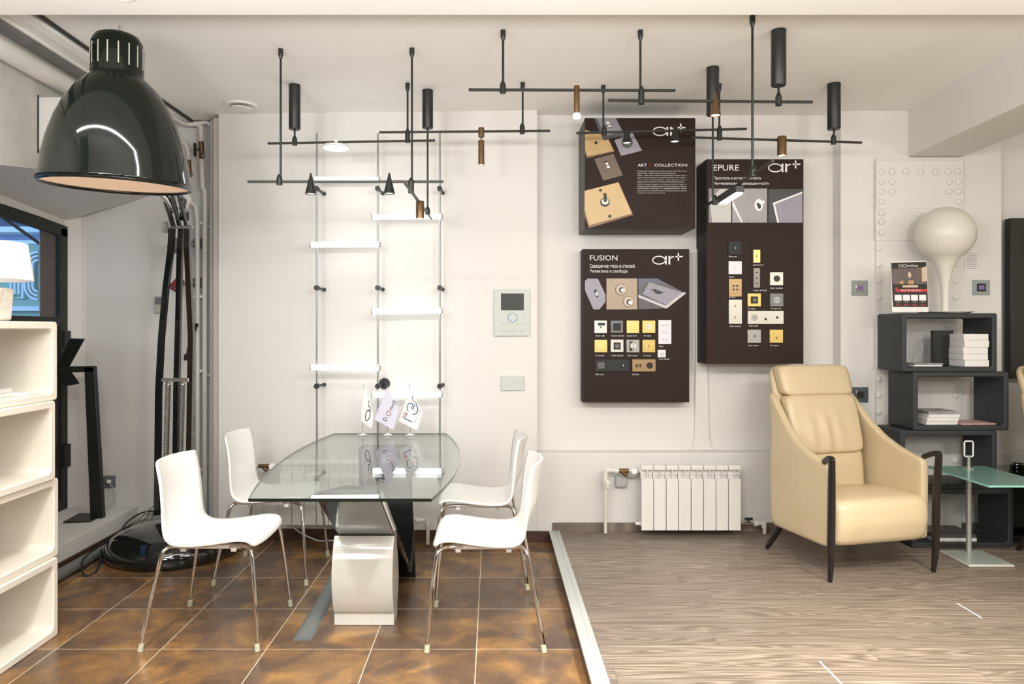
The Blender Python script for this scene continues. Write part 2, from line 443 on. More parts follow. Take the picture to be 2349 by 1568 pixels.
# ================================================================== THE SETTING
ZC = 2.78; HP = 0.072; YB = 4.71; YN = 4.82; YL = 5.0; XW = -2.35
B = MB; 
struct(B().box(-3.1, 6.0, -4.0, 5.3, -0.1, 0.0).build('floor', TILE))
o = struct(B().box(0.372, 6.0, -4.0, 5.0, 0.0005, HP).build('floor_platform', WOOD))
m = B(); m.box(0.368, 0.372, -4.0, 4.705, 0.001, HP-0.001); struct(m.build('trim_1', SKIRT))
m = B(); m.box(0.362, 0.43, -4.0, 4.705, HP-0.006, HP+0.006); m.box(0.404, 0.408, -4.0, 4.705, HP+0.006, HP+0.008)
struct(m.build('trim_2', ALU, bevel=0.002))
# plank end gaps with pale filler
m = B(); m.box(2.197, 2.204, 3.288, 3.466, HP, HP+0.001); struct(m.build('trim_3', INK))
m = B(); m.box(1.275, 1.282, 2.55, 2.857, HP, HP+0.001); struct(m.build('trim_4', INK))
# back wall: the pilaster on the left turned a touch, niches to the right
xr = 0.286
m = B(); m.prism([(-1.795, 4.79), (xr, YB), (xr, 5.3), (-1.795, 5.3)], 0, ZC, 'z'); struct(m.build('wall_pilaster', WALL))
XN2 = 2.243; XP3 = 3.28
m = B(); m.box(xr, 6.0, YB, 5.3, 0, 0.575); struct(m.build('wall_back', WALL, bevel=0.004))
m = B(); m.box(xr, XN2, YN, 5.3, 0.575, ZC); struct(m.build('wall_niche', WALL))
m = B(); m.box(XN2, XP3, YB, 5.3, 0.575, ZC); struct(m.build('wall_pier', WALL, bevel=0.004))
m = B(); m.box(XP3, 6.0, YN, 5.3, 0.575, ZC); struct(m.build('wall_niche_right', WALL))
m = B(); ye = 4.80
m.prism([(PX(1580, ye), 0.575), (PX(1650, ye), 0.575), (PX(1634, ye), 0.60), (PX(1628, ye), 0.66), (PX(1618, ye), 1.9), (PX(1598, ye), 1.9), (PX(1594, ye), 0.66), (PX(1590, ye), 0.60)], ye, YN+0.002, 'y'); struct(m.build('trim_11', WALL, bevel=0.006))
# the shallow chases seen under and between the boards
struct(B().box(-3.1, -1.795, YL, 5.3, 0, ZC+0.15).build('wall_corner', WALL))
struct(B().box(6.0, 6.1, -4.0, 5.3, 0, 3.0).build('wall_right', WALL))
struct(B().box(-3.1, 6.1, -4.1, -4.0, 0, 3.0).build('wall_behind', mat('wall_behind_darkened', (0.10, 0.10, 0.095), 0.7, var=0.1)))  # unseen wall, darkened so the giant lamp shade reflects less
# ceiling
m = B(); m.box(-2.02, 6.0, -4.0, 4.93, ZC, ZC+0.12); m.box(-1.795, 6.0, 4.93, 5.3, ZC, ZC+0.12)
struct(m.build('ceiling', CEIL))
m = B(); m.box(-2.035, -2.02, -4.0, 4.93, ZC-0.012, ZC+0.12); struct(m.build('trim_5', BLACKFRAME))
m = B(); m.box(-3.1, -1.79, -4.0, 5.3, ZC+0.12, ZC+0.2); struct(m.build('ceiling_slab', CONCRETE))
m = B(); m.box(-2.12, -2.05, 2.0, 4.95, ZC-0.02, ZC+0.10); m.box(-2.19, -2.125, 2.0, 4.95, ZC-0.005, ZC+0.10); m.box(-2.215, -2.19, 2.0, 4.95, ZC-0.015, ZC+0.10)
struct(m.build('trim_6', CEIL, bevel=0.006))
m = B(); m.box(-2.5, -2.216, -4.0, 5.0, ZC+0.0, ZC+0.12); struct(m.build('ceiling_concrete', CONCRETE))
# dropped beam across the near ceiling
m = B(); m.box(-3.1, 6.0, 2.25, 2.90, 2.615, ZC+0.1); struct(m.build('ceiling_beam', CEIL, bevel=0.004))
m = B(); m.prism([(2.56, 2.9), (2.68, 4.71), (3.02, 4.71), (2.95, 2.9)], 2.478, ZC+0.05, 'z'); struct(m.build('beam_right', WALL, bevel=0.006))
# left wall above the window arch, reveal soffit, sill block
zs = [(-4.0, 2.10), (2.5, 2.10), (3.0, 2.12), (3.487, 2.154), (3.775, 2.198), (4.3, 2.235), (5.0, 2.28)]
m = B(); poly = [(z, h) for z, h in zs]+[(5.0, ZC+0.1), (-4.0, ZC+0.1)]
m.prism(poly, XW-0.02, XW, 'x'); struct(m.build('wall_left', ROUGHWALL))
outer = [(-4.0, 2.13), (2.5, 2.13), (3.3, 2.17), (3.9, 2.18), (4.274, 2.16), (4.65, 2.13), (4.95, 2.105)]
m = B(); inn = zs[:]; inn[-1] = (5.0, 2.28)
N = len(zs); vs = [(XW-0.005, z, h) for z, h in inn]+[(-2.885, z, h) for z, h in outer]+[(XW-0.005, z, h+0.06) for z, h in inn]+[(-2.885, z, h+0.06) for z, h in outer]
fs = []
for i in range(N-1): fs += [(i, i+1, N+i+1, N+i), (2*N+i, 3*N+i, 3*N+i+1, 2*N+i+1)]
m.add(vs, fs); struct(m.build('ceiling_reveal', WALL, smooth=60))
m = B(); m.box(-2.95, -2.42, -4.0, 5.0, 0.0, 0.165); struct(m.build('floor_sill', WALL, bevel=0.006))
m = B(); m.box(-2.42, -2.408, -4.0, 5.0, 0.0, 0.07); m.box(-2.42, -1.795, 4.985, 5.0, 0.0, 0.07); struct(m.build('baseboard_left', SKIRT))
m = B(); m.prism([(-1.80, 4.776), (xr+0.085, 4.698), (xr+0.085, 4.712), (-1.80, 4.79)], 0.0, 0.072, 'z'); struct(m.build('baseboard_back', SKIRT))
m = B(); m.box(0.385, 5.9, 4.697, 4.71, HP, HP+0.055); struct(m.build('baseboard_right', wood_material('skirting_oak'))) 
# splayed jamb between window and corner
m = B(); m.prism([(-2.885, 4.93), (-2.80, 4.985), (-2.80, 5.02), (-2.95, 5.02)], 0.165, 2.14, 'z'); struct(m.build('wall_jamb', WALL))
# boxed duct high on the left wall
m = B(); m.box(XW, -2.14, 3.78, 4.98, 2.30, 2.571); struct(m.build('trim_7', WALL, bevel=0.004))
m = B(); m.box(XW-0.001, XW+0.005, 3.774, 3.779, 2.28, 2.58); struct(m.build('trim_8', BLACKFRAME))
# slim boxed strips at the pilaster edge
m = B(); m.box(-1.835, -1.797, 4.80, 4.86, 0, ZC-0.02); struct(m.build('trim_9', mat('beige_trim', (0.50, 0.47, 0.42), 0.6, var=0.03), bevel=0.003))
m = B(); m.box(-1.862, -1.838, 4.83, 4.99, 0, ZC-0.03); struct(m.build('trim_10', LGREY))
# outer wall with the brick jamb around the window
BRICK = mat('brown_brick', (0.17, 0.085, 0.045), 0.9, bump=0.8, bscale=25, var=0.4, vscale=18)
m = B(); m.box(-3.07, -2.90, 4.96, 5.35, 0.0, 3.0); m.box(-3.07, -2.90, -4.0, 5.35, -0.1, 0.16)
m.box(-3.05, -2.90, -4.0, 5.35, 2.20, 3.0); m.box(-3.05, -2.90, -4.1, 2.3, 0.16, 3.0); struct(m.build('wall_outside', BRICK))
m = B()
def _w(z): return 2.115-(max(0, z-3.7)**2)*0.035
zz_ = [2.3, 2.8, 3.3, 3.7, 4.0, 4.3, 4.6, 4.95]
m.prism([(z, _w(z)-0.03) for z in zz_]+[(4.95, 2.32), (2.3, 2.32)], -2.90, -2.886, 'x'); struct(m.build('wall_window_head', WALL))
# window: arched black frame with glass above, dark panel below
def warch(z):  # frame top
    return 2.115-(max(0, z-3.7)**2)*0.035-0.0*(z)
YT = PZ(738, 4.6)
win = MB((-2.885, 4.0, 1.2))
top = [(z, warch(z)) for z in [2.3, 2.8, 3.3, 3.7, 4.0, 4.3, 4.6, 4.93]]
for i in range(len(top)-1):
    (a, h1), (b_, h2) = top[i], top[i+1]
    win.prism([(a, h1-0.075), (b_, h2-0.075), (b_, h2), (a, h1)], -2.905, -2.865, 'x')
win.box(-2.905, -2.865, 4.855, 4.93, 0.166, warch(4.9)-0.02)
win.box(-2.905, -2.865, 2.3, 2.37, 0.166, 2.1)
win.box(-2.905, -2.860, 2.37, 4.86, YT-0.03, YT+0.035)
win.box(-2.905, -2.860, 2.37, 4.86, 0.166, 0.24)
fr = struct(win.build('window_1', BLACKFRAME, bevel=0.003))
m = MB((-2.885, 4.0, 1.2)); m.prism([(2.37, YT+0.035), (4.855, YT+0.035), (4.855, warch(4.855)-0.075), (4.6, warch(4.6)-0.075), (4.3, warch(4.3)-0.075), (4.0, warch(4.0)-0.075), (3.3, warch(3.3)-0.075), (2.37, warch(2.37)-0.075)], -2.888, -2.882, 'x')
m.build('window_pane', PANE, fr)
m = MB((-2.885, 4.0, 1.2)); m.box(-2.895, -2.875, 2.37, 4.855, 0.24, YT-0.03); m.build('window_panel', mat('dark_door_panel', (0.02, 0.021, 0.017), 0.4, var=0.1), fr)
m = MB((-2.885, 4.0, 1.2)); m.box(-2.865, -2.845, 4.86, 4.93, 0.45, 0.6); m.box(-2.865, -2.845, 4.86, 4.93, 1.25, 1.36); m.build('window_hinge', BLACKFRAME, fr)

# vent
v = thing('ceiling_vent', 'round white air vent set in the ceiling above the light wall', 'vent', (PX(553, 4.6), 4.6, ZC))
MB((0, 0, 0)).lathe([(0.03, -0.004), (0.06, -0.006), (0.098, -0.012), (0.102, 0.0)], None, 36).build('rim', WPLASTIC, v, smooth=40)
MB().lathe([(0.0, -0.028), (0.062, -0.026), (0.066, -0.02), (0.0, -0.015)], None, 32).build('disc', WPLASTIC, v, smooth=40)
dl = thing('downlight', 'small recessed white downlight in the dropped beam above the giant lamp', 'light', (PX(276, 2.72), 2.72, 2.615))
MB().lathe([(0.03, -0.003), (0.048, -0.006), (0.05, 0.0)], None, 28).build('rim', WPLASTIC, dl, smooth=40)

# riveted steel column
cx0, cx1 = PX(2016, 4.66), PX(2213, 4.66)
m = MB(); m.box(cx0+0.0, cx1, 4.69, YB+0.005, HP, 2.47); col_ = m
m.box(cx0-0.006, cx1+0.006, 4.683, 4.70, PZ(550, 4.66), PZ(366, 4.66)); m.box(cx0-0.004, cx1+0.004, 4.677, 4.70, PZ(476, 4.66), PZ(366, 4.66))
def rivet(mb, px, py, y=4.655, r=0.021):
    y = y+0.028
    mb.sphere((PX(px, 4.66), y, PZ(py, 4.66)), r, 12, 8, (1, 0.5, 1))
cst = struct(m.build('column_steel', WALL, bevel=0.002))
rv = MB()
for py in (392, 416, 438, 461, 487, 507, 532): rivet(rv, 2026, py, 4.648)
for px in (2049, 2081, 2115, 2149, 2179, 2200): rivet(rv, px, 392, 4.645)
for px in (2049, 2181, 2202):
    for py in (416, 438): rivet(rv, px, py, 4.645)
rivet(rv, 2202, 461, 4.645)
for k in range(17): rivet(rv, 2022, 568+k*37.8, 4.662); 
for k in range(17): rivet(rv, 2199, 568+k*37.8, 4.662)
ro = rv.build('rivets', WALL, cst, smooth=60); ro['kind'] = 'stuff'
# facade across the street (seen through the window)
FAC = mat('blue_dusk_facade', (0.36, 0.52, 0.42), 0.8, var=0.1, vscale=1)
FACW = mat('pale_facade_relief', (0.92, 0.95, 0.98), 0.7, var=0.05)
FACB = mat('slate_roof', (0.20, 0.26, 0.42), 0.8, var=0.15, vscale=3)
fa = thing('building', 'pale green building across the street with white relief loops, seen through the window', 'building', (PX(40, 14), 14, -1))
def fm(x, y, d=0.0): return P(x, y, 14-d)
m = MB(fa.location); m.box(-14, PX(140, 14), 14, 14.6, -1, PZ(560, 14)); m.build('wall', FAC, fa)
m = MB(fa.location); m.box(-14, PX(140, 14), 13.9, 14.6, PZ(560, 14), PZ(552, 14)); m.box(-14, PX(140, 14), 13.6, 14.6, PZ(538, 14), PZ(526, 14)); m.box(-14, PX(140, 14), 13.85, 14.1, PZ(713, 14), PZ(703, 14))
m.build('cornice', FACW, fa)
m = MB(fa.location); m.box(-14, PX(140, 14), 14.0, 14.5, PZ(552, 14), PZ(538, 14)); m.prism([(13.7, PZ(526, 14)), (15.5, PZ(430, 14)), (15.5, PZ(526, 14))], -14, PX(140, 14), 'x'); m.build('roof', FACB, fa)
m = MB(fa.location)
mpf = lambda x, y: P(x, y, 13.93)
for k in range(3):
    q = 9*k
    ribbon(m, [(88+0, 578+q)]+[p for p in arc(88, 606+0, 30-q, 28-q, -90, -180, 10)]+[p for p in arc(88, 656, 30-q, 30-q, 180, 90, 10)], 4.5, mpf)
for k in range(2):
    q = 9*k
    ribbon(m, [(26+q, 600), (26+q, 683-q), (53-q, 683-q), (53-q, 600)], 4.5, mpf)
m.build('relief_loop', FACW, fa, solid=0.05)
tag(MB((0, 0, 0)).tube([P(-60, 455, 9), P(20, 508, 9), P(96, 562, 9)], 0.02).build('wire', CABLEK), 'dark cable hanging diagonally outside the window', 'cable')

# ================================================================== WHITE CHAIRS
def chair():
    t = thing('dining_chair', '', 'chair', (0, 0, 0))
    prof = [(0.228, 0.432), (0.222, 0.446), (0.205, 0.457), (0.16, 0.461), (0.10, 0.455), (0.03, 0.445), (-0.04, 0.438), (-0.10, 0.438), (-0.135, 0.446), (-0.158, 0.466), (-0.168, 0.495), (-0.172, 0.54), (-0.175, 0.60), (-0.180, 0.66), (-0.188, 0.72), (-0.198, 0.765), (-0.202, 0.785)]
    pts = []
    for i in range(len(prof)-1):
        p0 = prof[max(i-1, 0)]; p1 = prof[i]; p2 = prof[i+1]; p3 = prof[min(i+2, len(prof)-1)]
        for k in range(3):
            t_ = k/3
            pts.append(tuple(0.5*((2*p1[c])+(-p0[c]+p2[c])*t_+(2*p0[c]-5*p1[c]+4*p2[c]-p3[c])*t_*t_+(-p0[c]+3*p1[c]-3*p2[c]+p3[c])*t_**3) for c in (0, 1)))
    pts.append(prof[-1])
    n = len(pts); M = 20; vs = []; fs = []
    for i, (x, z) in enumerate(pts):
        s = i/(n-1)
        hw = 0.222 if s < 0.5 else 0.222-0.02*((s-0.5)/0.5)
        if s < 0.08: hw -= 0.014*(1-s/0.08)**2
        back = min(1, max(0, (z-0.46)/0.16)); back = back*back*(3-2*back)
        seat = 1-back
        for j in range(M+1):
            u = 2*j/M-1
            xx = x-0.055*back*(1-u*u)-0.014*seat*(u**6)*(1 if x > 0.1 else 0)*min(1, max(0, (x-0.1)/0.12))
            zz = z-0.012*seat*(1-u*u)-0.004*back*(u**6)
            vs.append((xx, hw*u, zz))
    for i in range(n-1):
        for j in range(M):
            a = i*(M+1)+j; fs.append((a, a+1, a+M+2, a+M+1))
    m = MB(); m.add(vs, fs); sh = m.build('seat_shell', [CHAIRW, CHAIREDGE], t, smooth=80, fix=False)
    so = sh.modifiers.new('solid', 'SOLIDIFY'); so.thickness = 0.012; so.offset = 0
    for sy in (-1, 1):
        for sx, pp in ((-1, [(-0.25, 0.255, 0.012), (-0.213, 0.228, 0.22), (-0.182, 0.205, 0.385), (-0.168, 0.190, 0.415), (-0.14, 0.172, 0.422), (-0.06, 0.158, 0.419)]),
                       (1, [(0.25, 0.255, 0.012), (0.232, 0.232, 0.22), (0.212, 0.21, 0.385), (0.198, 0.195, 0.415), (0.165, 0.172, 0.422), (0.09, 0.158, 0.419)])):
            lg = MB().tube([(a, b*sy, c) for a, b, c in pp], 0.0085, 12, 6).build('leg', CHROME, t, smooth=60)
            f = pp[0]; q = Vector((pp[1][0]-f[0], (pp[1][1]-f[1])*sy, pp[1][2]-f[2])).normalized(); f0 = Vector((f[0], f[1]*sy, 0.0))
            MB().cyl(f0+q*0.0, f0+q*0.032, 0.0125, 0.011, 16).build('rubber_foot', FOOT, lg, smooth=40, label='pale rubber tip')
        b = MB(); b.box(-0.13, 0.15, sy*0.155-0.012, sy*0.155+0.012, 0.409, 0.427)
        for x in (-0.1, 0.12): b.box(x-0.012, x+0.012, sy*0.172-0.008, sy*0.172+0.008, 0.399, 0.416)
        b.build('bracket', WPLASTIC, t, bevel=0.003)
    b = MB(); b.box(-0.02, 0.02, -0.145, 0.145, 0.410, 0.425); b.build('cross_bar', WPLASTIC, t, bevel=0.003)
    return t
ch = chair()
spots = [(-1.252, 3.37, 0, 'white moulded chair in front of the giant lamp, nearer one left of the table'),
         (-1.247, 4.17, 0, 'white moulded chair left of the table, the further one beside the white pipes'),
         (-0.03, 3.36, PI, 'white moulded chair nearest the wooden platform, front one right of the table'),
         (-0.065, 4.10, PI, 'white moulded chair right of the table, the further one close to the back wall')]
for i, (x, y, r, lb) in enumerate(spots):
    c = ch if i == 0 else copy_tree(ch)
    c.location = (x, y, 0); c.rotation_euler = (0, 0, r); tag(c, lb, 'chair', 'white chairs around the glass table')

# ================================================================== GLASS TABLE
TT = 0.725
tb = thing('dining_table', 'boat-shaped clear glass dining table on a crossed black and white lacquered base', 'table', (-0.605, 3.66, 0))
def table_outline():
    L = []; R = []
    for i in range(21):
        s = i/20; y = 2.788+s*(4.545-2.788)
        bl = 1-(2*s-1)**2
        xl = -0.932+s*(-0.984+0.932); xr_ = -0.233+s*(-0.29+0.233)
        L.append((xl-0.085*bl, y)); R.append((xr_+0.10*bl, y))
    return R+L[::-1]
ol = table_outline()
m = MB(tb.location); m.prism(ol, TT-0.012, TT, 'z')
for i in range(len(m.f)): m.mi[i] = 0 if i < 2 else 1
m.build('glass_top', [GLASS, GEDGE], tb)
X0, X1 = -0.722, -0.452
org = tb.location
def slab(mb, pts, xa, xb): mb.prism(pts, xa, xb, 'x')
# leaning dark slab: top at the near end, foot at the far end
m = MB(org); m.prism([(2.944, 0.706), (3.02, 0.706), (4.13, 0.0), (4.075, 0.0)], X0, X1-0.008, 'x'); m.build('leaning_slab', BLACKGLOSS, tb, bevel=0.002)
m = MB(org); m.prism([(2.942, 0.708), (2.985, 0.708), (4.105, 0.0), (4.073, 0.0)], X1-0.007, X1+0.004, 'x'); m.build('edge_strip', CHROME, tb)
m = MB(org)
def sl(z): return 0.706-(z-2.944)*0.6242
a, b_ = 2.96, 3.46
q = [(-0.625, a, sl(a)), (X1-0.008, a, sl(a)), (X1-0.008, b_, sl(b_)), (-0.728, b_, sl(b_))]
nn = Vector((0, -0.53, -0.85))*0.006
m.add([Vector(p)+nn*0.1 for p in q]+[Vector(p)+nn for p in q], [(0, 1, 2, 3), (7, 6, 5, 4), (0, 4, 5, 1), (1, 5, 6, 2), (2, 6, 7, 3), (3, 7, 4, 0)])
m.build('front_panel', TGREY, tb)
# white bulging foot
prof = [(3.384, 0.0), (3.384, 0.060), (3.372, 0.066)]
for i in range(1, 13):
    s = i/13; prof.append((3.372-0.052*math.sin(PI*s)**0.9+0.010*s, 0.066+s*(0.412-0.066)))
prof += [(3.392, 0.414), (3.44, 0.396)]
for i in range(1, 10):
    s = i/10; prof.append((3.44+0.11*math.sin(PI*s*0.75+0.1)+0.0*s, 0.396-s*0.34))
prof += [(3.50, 0.055), (3.50, 0.0)]
m = MB(org); m.prism(prof, X0-0.012, X1-0.004, 'x'); m.build('white_foot', TWHITE, tb, smooth=35, bevel=0.003)
# upright black panel at the back
m = MB(org); m.prism([(-0.725, 0.0), (-0.425, 0.0), (-0.452, TT-0.014), (-0.742, TT-0.014)], 4.04, 4.07, 'y'); m.build('upright_panel', BLACKGLOSS, tb, bevel=0.002)
m = MB(org); m.prism([(-0.706, 2.95), (-0.448, 2.95), (-0.49, 3.08), (-0.62, 3.08)], TT-0.019, TT-0.012, 'z'); m.build('mount_plate', BLACKGLOSS, tb)
m = MB(org); m.prism([(-0.74, 4.04), (-0.45, 4.04), (-0.45, 4.16), (-0.74, 4.16)], TT-0.018, TT-0.012, 'z'); m.build('mount_plate', TGREY, tb)
for (x, z, r, h) in ((PX(815, 3.03), 3.03, 0.034, 0.055), (PX(878, 4.10), 4.10, 0.028, 0.06)):
    m = MB(org); m.lathe([(0, TT-0.012-h), (r, TT-0.012-h), (r, TT-0.012), (0, TT-0.012)], Matrix.Translation((x, z, 0)), 24); m.build('glass_spacer', CLEAR, tb, smooth=40)
# cable cover on the floor
cc = MB((0, 0, 0)); 
p0 = Vector((PX(692, 3.22), 3.22, 0)); p1 = Vector((PX(790, 4.35)+0.02, 4.35, 0)); d = (p1-p0).normalized(); sd = Vector((d.y, -d.x, 0))
sec = [(-0.042, 0), (-0.035, 0.008), (-0.02, 0.015), (0, 0.018), (0.02, 0.015), (0.035, 0.008), (0.042, 0)]
vs = [p0+sd*a+Vector((0, 0, b)) for a, b in sec]+[p1+sd*a+Vector((0, 0, b)) for a, b in sec]
n = len(sec); cc.add(vs, [(i, i+1, n+i+1, n+i) for i in range(n-1)]+[list(range(n))[::-1], list(range(n, 2*n)), (0, n, 2*n-1, n-1)])
co = cc.build('cable_cover', GREYP, smooth=50); tag(co, 'dark grey domed cable cover running over the tiles past the table foot', 'cable cover')
# three table flags
CHP = CHROME
def flag(px, crop_poly, rod_top, cloth, label, draw, y=4.45, bend=0.004):
    x = PX(px, y); t = thing('table_flag', label, 'flag', (x, y, TT), 0, 'little flags at the far end of the table')
    org = t.location
    fc = lambda cx, cy, d=0.0: P(820+cx/6.27, 870+cy/6.27, y-d)
    MB(org).lathe([(0, 0), (0.029, 0.0), (0.030, 0.003), (0.024, 0.008), (0.008, 0.011), (0.004, 0.018), (0, 0.018)], Matrix.Translation(org), 28).build('base', CHP, t, smooth=50)
    MB(org).cyl(org+Vector((0, 0, 0.01)), fc(*rod_top), 0.0018, n=8).build('rod', CHP, t, smooth=50)
    # cloth: subdivided quad fan with a soft fold
    m = MB(org); xs = [p[0] for p in crop_poly]; cxm = sum(xs)/len(xs); wd = (max(xs)-min(xs))/2
    def bow(cx): return 0.006+bend*math.cos((cx-cxm)/wd*PI*0.6)
    top = crop_poly[0]
    # build as strips between left and right outline, by height
    ys = [p[1] for p in crop_poly]; y0, y1 = min(ys), max(ys); rows = 22; colsn = 10
    def span(yy):
        hits = []
        n = len(crop_poly)
        for i in range(n):
            a, b = crop_poly[i], crop_poly[(i+1) % n]
            if (a[1]-yy)*(b[1]-yy) <= 0 and a[1] != b[1]:
                hits.append(a[0]+(b[0]-a[0])*(yy-a[1])/(b[1]-a[1]))
        return (min(hits), max(hits)) if hits else (top[0], top[0])
    yl = sorted(set([y0+(y1-y0)*i/rows for i in range(rows+1)]+ys)); vs = []
    for yy in yl:
        a, b = span(min(max(yy, y0+0.01), y1-0.01))
        for j in range(colsn+1):
            cx = a+(b-a)*j/colsn; vs.append(fc(cx, yy, bow(cx)))
    fs = [(i*(colsn+1)+j, i*(colsn+1)+j+1, (i+1)*(colsn+1)+j+1, (i+1)*(colsn+1)+j) for i in range(len(yl)-1) for j in range(colsn)]
    m.add(vs, fs); cl = m.build('cloth', cloth, t, smooth=80, solid=0.0006)
    mp = lambda cx, cy: fc(cx, cy, bow(cx)+0.0012)
    draw(mp, cl, org); return t
NAVY = mat('navy_ink', (0.015, 0.03, 0.13), 0.6, var=0.02); ORANGE = mat('orange_ink', (0.75, 0.14, 0.03), 0.6, var=0.02); TEAL = mat('teal_ink', (0.03, 0.12, 0.17), 0.6, var=0.02)
PLUM = mat('plum_ink', (0.12, 0.03, 0.07), 0.6, var=0.02); KINK = mat('black_ink', (0.01, 0.01, 0.012), 0.6, var=0.02)
def rot_text(mb, s, ox, oy, ang, length, height, mp):
    """text running from (ox, oy) at ang degrees (crop coordinates, y down)"""
    vs, fs, x0, x1, y0, y1 = text_geo(s); a = math.radians(ang); k = length/(x1-x0); kh = height/(y1-y0)
    out = []
    for v in vs:
        u = (v[0]-x0)*k; h = (v[1]-y0)*kh
        out.append(mp(ox+u*math.cos(a)+h*math.sin(a), oy+u*math.sin(a)-h*math.cos(a)))
    mb.add(out, fs)
def draw1(mp, cl, org):
    m = MB(org); e = [(148+34*math.cos(a)*0.9-(-0.12)*0-0.16*math.sin(a)*75*-1*0.0+0.17*75*math.sin(a)*-1, 515+78*math.sin(a)) for a in [2*PI*i/28 for i in range(28)]]
    ribbon(m, e, 11, mp, True); ribbon(m, [(187, 448), (184, 400), (150, 385)], 8, mp); ribbon(m, [(148, 445), (192, 460)], 8, mp)
    ribbon(m, [(160, 300), (163, 380), (195, 415)], 7, mp); m.build('printed_logo', KINK, cl)
def draw2(mp, cl, org):
    m = MB(org); rot_text(m, 'D', 412, 602, -66, 52, 58, mp); rot_text(m, 'nol', 500, 440, -66, 128, 58, mp); m.build('printed_text', KINK, cl)
    m = MB(org); m2 = MB(org)
    for k in range(18):
        a = 2*PI*k/18; ribbon(m if k % 2 else m2, [(447+22*math.cos(a), 487+24*math.sin(a)), (447+40*math.cos(a), 487+44*math.sin(a))], 6, mp)
    m.build('printed_burst', TEAL, cl); m2.build('printed_burst', ORANGE, cl)
def draw3(mp, cl, org):
    m = MB(org); ribbon(m, [(715, 482), (676, 556), (786, 612)], 13, mp); ribbon(m, arc(815, 425, 52, 75, -60, 115, 16), 12, mp); ribbon(m, [(826, 358), (794, 438)], 11, mp); m.build('printed_letters', NAVY, cl)
    m = MB(org); ribbon(m, [(688, 466), (652, 552)], 13, mp); m.build('printed_bar', ORANGE, cl)
    m = MB(org); ribbon(m, arc(765, 405, 52, 65, 130, 318, 16), 12, mp); ribbon(m, [(802, 352), (770, 425)], 11, mp); m.build('printed_letters', TEAL, cl)
    m = MB(org); ribbon(m, arc(880, 262, 88, 85, 100, 205, 12), 9, mp); m.build('printed_letters', PLUM, cl)
    m = MB(org); rot_text(m, 'галереи электрики', 826, 640, -66, 225, 20, mp); m.build('printed_text', INKG, cl)
flag(832, [(95, 90), (160, 260), (235, 520), (205, 710), (40, 590), (38, 460)], (92, 72), FABRIC, 'narrow white table flag with a black script logo, leftmost of three on the glass', draw1)
flag(889, [(430, 105), (608, 470), (520, 728), (232, 575)], (430, 85), FABRICL, 'lilac white table flag with dark letters and a sunburst, middle of three on the glass', draw2)
flag(941, [(757, 120), (951, 490), (862, 738), (582, 600)], (752, 65), FABRIC, 'white table flag with navy, orange and teal lettering, rightmost of three on the glass', draw3)

# ================================================================== LADDER LIGHT ON THE WALL
YR = 4.60
ll = thing('ladder_light', 'ladder-shaped wall light of three steel rods and six glowing white tubes', 'light', (PX(867, YR), YR, 0.9))
org = ll.location
for px in (727, 867, 1009):
    MB(org).cyl((PX(px, YR), YR, 0.46 if px != 867 else 0.40), (PX(px, YR), YR, PZ(306, YR)), 0.0068, n=10).build('rod', STEEL, ll, smooth=50)
    for py in (433, 660, 885):
        x = PX(px, YR); z = PZ(py, YR)
        yb = 4.79-(x+1.795)/(xr+1.795)*0.08
        m = MB(org); m.cyl((x, YR-0.018, z), (x, YR+0.02, z), 0.0165, n=20); m.cyl((x, YR, z), (x+0.01, yb-0.005, z-0.002), 0.008, n=12); m.cyl((x+0.01, yb-0.02, z-0.002), (x+0.01, yb, z-0.002), 0.012, n=16)
        if px == 867 and py == 885: m.cyl((x+0.02, yb-0.012, z+0.005), (x+0.02, yb, z+0.005), 0.036, n=28)
        m.build('standoff', BLACK, ll, smooth=40)
for (x0, x1, y0, y1) in ((718, 872, 412, 412), (852, 1016, 497, 496), (711, 873, 561, 560), (852, 1016, 714, 712), (711, 873, 842, 844), (852, 1016, 905, 904)):
    a = P(x0, y0, YR-0.035); b = P(x1, y1, YR-0.035)
    tu = MB(org).cyl(a+Vector((0.008, 0, 0)), b-Vector((0.008, 0, 0)), 0.0175, n=24).build('light_tube', TUBE, ll, smooth=40)
    m = MB(org); m.cyl(a, a+Vector((0.009, 0, 0)), 0.0182, n=24); m.cyl(b-Vector((0.009, 0, 0)), b, 0.0182, n=24); m.build('end_cap', LGREY, tu, smooth=40)

# ================================================================== PENDANT LIGHTS
def clamp(mb, x, y, z0, z1, r=0.0145):
    mb.cyl((x, y, z0), (x, y, z1-0.018), r, n=20); mb.cyl((x, y, z1-0.018), (x, y, z1), r, 0.007, n=20)
def bar_pts(a, b, t):
    mb = MB(t.location); d = (b-a).normalized(); h = 0.0055
    q = d.to_track_quat('X', 'Z').to_matrix().to_4x4(); L = (b-a).length
    mb.box(0, L, -h, h, -h*1.1, h*1.1, Matrix.Translation(a) @ q)
    return mb.build('bar', BLACK, t, bevel=0.001)
def rod_mount(t, px, y, ztop_clamp, canister=None):
    """rod from ceiling; canister = (radius, height) for the driver can"""
    x = PX(px, y); org = t.location
    if canister:
        r, h = canister
        m = MB(org); m.lathe([(0, ZC-h), (r*0.94, ZC-h), (r, ZC-h+0.004), (r, ZC), (0, ZC)], Matrix.Translation((x, y, 0)), 36); m.build('canister', BLACK, t, smooth=40)
        MB(org).cyl((x, y, ztop_clamp-0.01), (x, y, ZC-h), 0.0055, n=12).build('rod', BLACK, t, smooth=50)
    else:
        m = MB(org); m.cyl((x, y, ZC), (x, y, ZC-0.03), 0.0125, n=18); m.cyl((x, y, ZC-0.03), (x, y, ZC-0.05), 0.0125, 0.006, n=18); m.build('ceiling_mount', BLACK, t, smooth=40)
        MB(org).cyl((x, y, ztop_clamp-0.01), (x, y, ZC-0.045), 0.0055, n=12).build('rod', BLACK, t, smooth=50)
